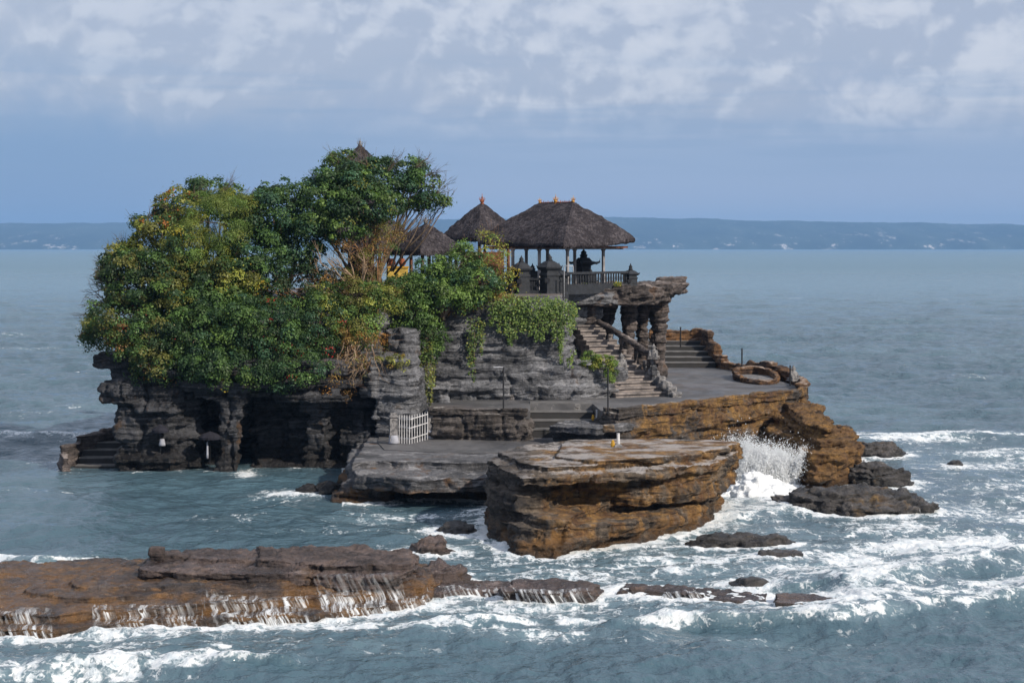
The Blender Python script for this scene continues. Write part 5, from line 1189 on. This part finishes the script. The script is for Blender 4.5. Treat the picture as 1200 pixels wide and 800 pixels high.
for k in range(90):
    px = NR.uniform(842, 952); Y = NR.uniform(71.5, 76.5); x = (px - 600) / F * Y; hgt = .75 * math.exp(-((px - 885) / 30) ** 2) * NR.uniform(.4, 1.0) + .12; r = NR.uniform(.25, .5)
    mb.lathe((x, Y, -.2), [(r*1.5, 0), (r*1.3, .2 + hgt*.25), (r, .2 + hgt*.6), (r*.55, .2 + hgt*.9), (.03, .2 + hgt)], 8, rz=k)
sp = link('breaking_wave', rock_mesh('breaking_wave', mb, .06, amp=.22, crack=0, seed=77, smooth_it=2), M['spray'], None, True); tag(sp, kind='stuff')
# torn sheets of thrown water inside the spray
mt, tt_, bt_ = mat_new('thrown_water'); gt = tt_.new('ShaderNodeNewGeometry').outputs['Position']; bt_.inputs['Base Color'].default_value = (.88, .91, .94, 1); bt_.inputs['Roughness'].default_value = .8
gz = tt_.sep(gt)[2]; nn_ = tt_.math('ADD', tt_.noise(gt, 5.5, 9, .78), tt_.math('MULTIPLY', tt_.math('SUBTRACT', 1.0, gz), .16)); tt_.link(tt_.math('MULTIPLY', tt_.rng(nn_, .50, .68), .85), bt_.inputs['Alpha'])
NR.seed(31); mb = MB()
for k in range(13):
    xb = bx0[0] + NR.uniform(-1.6, 1.0); yb = bx0[1] + NR.uniform(-.9, .7); hg = NR.uniform(.8, 2.1) * (1 - .22 * abs(xb - bx0[0])); an = NR.uniform(-.45, .5); tw2 = NR.uniform(-.8, .8); V_ = []; nu, nv = 14, 16
    for i in range(nu):
        u_ = i / (nu - 1) - .5
        for j in range(nv):
            v_ = j / (nv - 1); wd_ = .5 + .9 * v_; V_.append((xb + u_ * wd_ * math.cos(tw2) + an * v_ * v_ * hg, yb + u_ * wd_ * math.sin(tw2) + .25 * math.sin(u_ * 5 + k), -.05 + hg * v_ * (1.1 - .5 * (2 * u_) ** 2)))
    mb.add(V_, [(i*nv+j, (i+1)*nv+j, (i+1)*nv+j+1, i*nv+j+1) for i in range(nu-1) for j in range(nv-1)])
tag(mb.build('thrown_water', mt, smooth=True), kind='stuff')
# running water over the reef edge: one object of thin strands
from mathutils.bvhtree import BVHTree
def bvh_of(names):
    V_, F_ = [], []
    for o in COL.objects:
        if o.type == 'MESH' and o.name.split('.')[0] in names:
            b0 = len(V_); V_ += [v.co + o.location for v in o.data.vertices]; F_ += [tuple(i + b0 for i in p.vertices) for p in o.data.polygons]
    return BVHTree.FromPolygons(V_, F_)
bv = bvh_of(('reef_shelf', 'reef_slab', 'sea_rock', 'wet_reef_sheet', 'reef_ledge')); NR.seed(14); mb = MB()
for px, py, n, sp_ in ((255,716,60,16),(285,712,60,14),(310,710,70,14),(335,706,50,12),(362,706,26,5),(390,702,22,4),(408,700,24,4),(440,700,20,6),(470,696,16,6),(215,722,26,8),(8,732,50,12),(36,736,22,6),(120,722,14,14),(160,722,14,14),(535,684,60,10),(562,682,46,9),(600,690,20,10),(500,690,26,6),(765,694,60,14),(805,693,44,12),(640,690,16,14),(1068,588,24,12),(426,650,14,5)):
    for k in range(int(n * .22)):
        x, y = g(px + NR.normal() * sp_ * 1.3, py + NR.uniform(-3, 3), .5); y += NR.uniform(.0, 1.3) ** 1.2 + .20; vx = .30 + .12 * math.sin(px * .11) + NR.uniform(-.10, .22); r = NR.uniform(.003, .009) * (1.6 if NR.rand() < .10 else 1)
        pts = []; zc = None
        for s_ in range(26):
            hit = bv.ray_cast(Vector((x, y, 3)), Vector((0, 0, -1)))[0]; zs = hit.z + .012 if hit else -.1
            if zc is None: zc = zs
            zc = max(zs, zc - .035 - .010 * s_)
            if zc < .02: pts.append((x, y, -.02)); break
            pts.append((x, y, zc)); x += vx * (.045 if zs > zc - .01 else .11) + NR.normal() * .010; y -= .05
        if len(pts) > 2: mb.tube(pts, [r * (.4 + .8 * i / len(pts)) for i in range(len(pts))], 3, False)
mw, tw_, bw_ = mat_new('thin_white_water'); gw = tw_.new('ShaderNodeNewGeometry').outputs['Position']; bw_.inputs['Base Color'].default_value = (.80, .84, .88, 1); bw_.inputs['Roughness'].default_value = .5
xs_ = tw_.sep(gw); vv = tw_.comb(tw_.math('ADD', tw_.math('ADD', tw_.math('MULTIPLY', xs_[0], 9), tw_.math('MULTIPLY', tw_.noise(gw, 1.6, 3, .5), 1.3)), tw_.math('MULTIPLY', xs_[2], 5.5)), tw_.math('MULTIPLY', xs_[1], .7), tw_.math('MULTIPLY', xs_[2], .5))
ns_ = tw_.noise(vv, 1.0, 5, .68); tw_.link(tw_.math('MULTIPLY', tw_.rng(ns_, .44, .68), tw_.math('MULTIPLY', tw_.rng(tw_.noise(gw, 1.1, 3, .5), .36, .56, .15, .75), tw_.rng(xs_[2], .56, .40, .22, 1.0))), bw_.inputs['Alpha'])
def veil(mb, x0, x1, py0, reach):
    nx_ = max(6, int((x1 - x0) / .06)); rows_ = []; m_ = 76
    for i in range(nx_ + 1):
        x = x0 + (x1 - x0) * i / nx_; y = g(600, py0, .5)[1] + reach + 1.5; zc = None; col_ = []
        for s_ in range(m_):
            hit = bv.ray_cast(Vector((x, y, 3)), Vector((0, 0, -1)))[0]; zs = hit.z + .02 if hit else -.1
            zc = zs if zc is None else max(zs, zc - .05 - .004 * s_)
            col_.append((x, y, max(zc, -.03))); x += .012; y -= .045
        rows_.append(col_)
    V_ = [v for r in rows_ for v in r]; mb.add(V_, [(i*m_+k, (i+1)*m_+k, (i+1)*m_+k+1, i*m_+k+1) for i in range(nx_) for k in range(m_-1) if not (V_[i*m_+k][2] <= -.02 and V_[(i+1)*m_+k+1][2] <= -.02)])
mv = MB()
for a_ in ((100,225,724,.5), (226,350,716,.9), (352,500,706,.7), (-10,60,732,.7), (505,580,694,.9), (735,840,700,.6), (600,700,700,.5)): veil(mv, g(a_[0], 712, .5)[0], g(a_[1], 712, .5)[0], a_[2], a_[3])
mb.V = [(x, y, z) for x, y, z in mb.V]; mb.add(mv.V, mv.F)
tag(mb.build('cascade', mw), kind='stuff')

# ================================================================ the far coast
mf, tf, bf_ = mat_new('far_forest'); geo = tf.new('ShaderNodeNewGeometry'); pp = geo.outputs['Position']
nv = tf.noise(tf.scalev(pp, (1, .3, 3)), .004, 8, .65); vil = tf.noise(tf.scalev(pp, (1, .2, 2.4)), .012, 6, .8); zz_ = tf.sep(pp)[2]
colr = tf.mix(tf.rng(nv, .35, .65), (.02, .035, .03), (.045, .065, .05)); colr = tf.mix(tf.math('MULTIPLY', tf.rng(vil, .57, .64), tf.rng(zz_, 130, 8, .15, 1.0)), colr, (.55, .52, .50))
tf.link(colr, bf_.inputs['Base Color']); bf_.inputs['Roughness'].default_value = 1
CD = 9000.0; xs = np.linspace(-5200, 5200, 520); top = np.interp(600 + F * xs / CD, [-300, 0, 120, 300, 520, 745, 850, 1000, 1200, 1500], [27, 28.5, 28.5, 31, 33, 35.5, 33.5, 30, 28, 24]) * CD / F + 10
rows = np.linspace(0, 1, 14); V = []
for r_ in rows:
    nz_ = fbm(np.column_stack([xs * .004, np.full_like(xs, r_ * 4), np.zeros_like(xs)]), 4, 3) * 5 * r_ + fbm(np.column_stack([xs * .03, np.full_like(xs, r_ * 9), np.zeros_like(xs)]), 3, 6) * 2.4 * (r_ > 0)
    V.append(np.column_stack([xs, CD + r_ * 1400 + fbm(np.column_stack([xs * .003, xs * 0, xs * 0]), 3, 9) * 160, top * r_ ** .55 * (1 + .155 * r_) + nz_]))
V.append(np.column_stack([xs, np.full_like(xs, CD + 2600), np.full_like(xs, -5)])); V = np.concatenate(V); n = len(xs); i = np.arange(len(rows))[:, None] * n + np.arange(n - 1)[None]
tag(link('far_coast', np_mesh('far_coast', V, np.stack([i, i + 1, i + n + 1, i + n], -1).reshape(-1, 4)), mf, None, True), kind='structure')
# the air
mh = bpy.data.materials.new('haze'); mh.use_nodes = True; th = NT(mh.node_tree); th.n.clear(); oh = th.new('ShaderNodeOutputMaterial'); pv = th.new('ShaderNodeVolumePrincipled')
pv.inputs['Color'].default_value = (.27, .52, .92, 1); pv.inputs['Density'].default_value = HAZE = .000105; pv.inputs['Anisotropy'].default_value = 0.0
th.link(pv.outputs[0], oh.inputs['Volume'])
mb = MB(); mb.prism([(-5600, -300), (5600, -300), (5600, 12000), (-5600, 12000)], -6.5, 215)
tag(mb.build('haze', mh), kind='stuff')
SC.cycles.volume_max_steps = 64; SC.cycles.max_bounces = 6; SC.cycles.diffuse_bounces = 3; SC.cycles.transparent_max_bounces = 16; SC.cycles.volume_bounces = 0
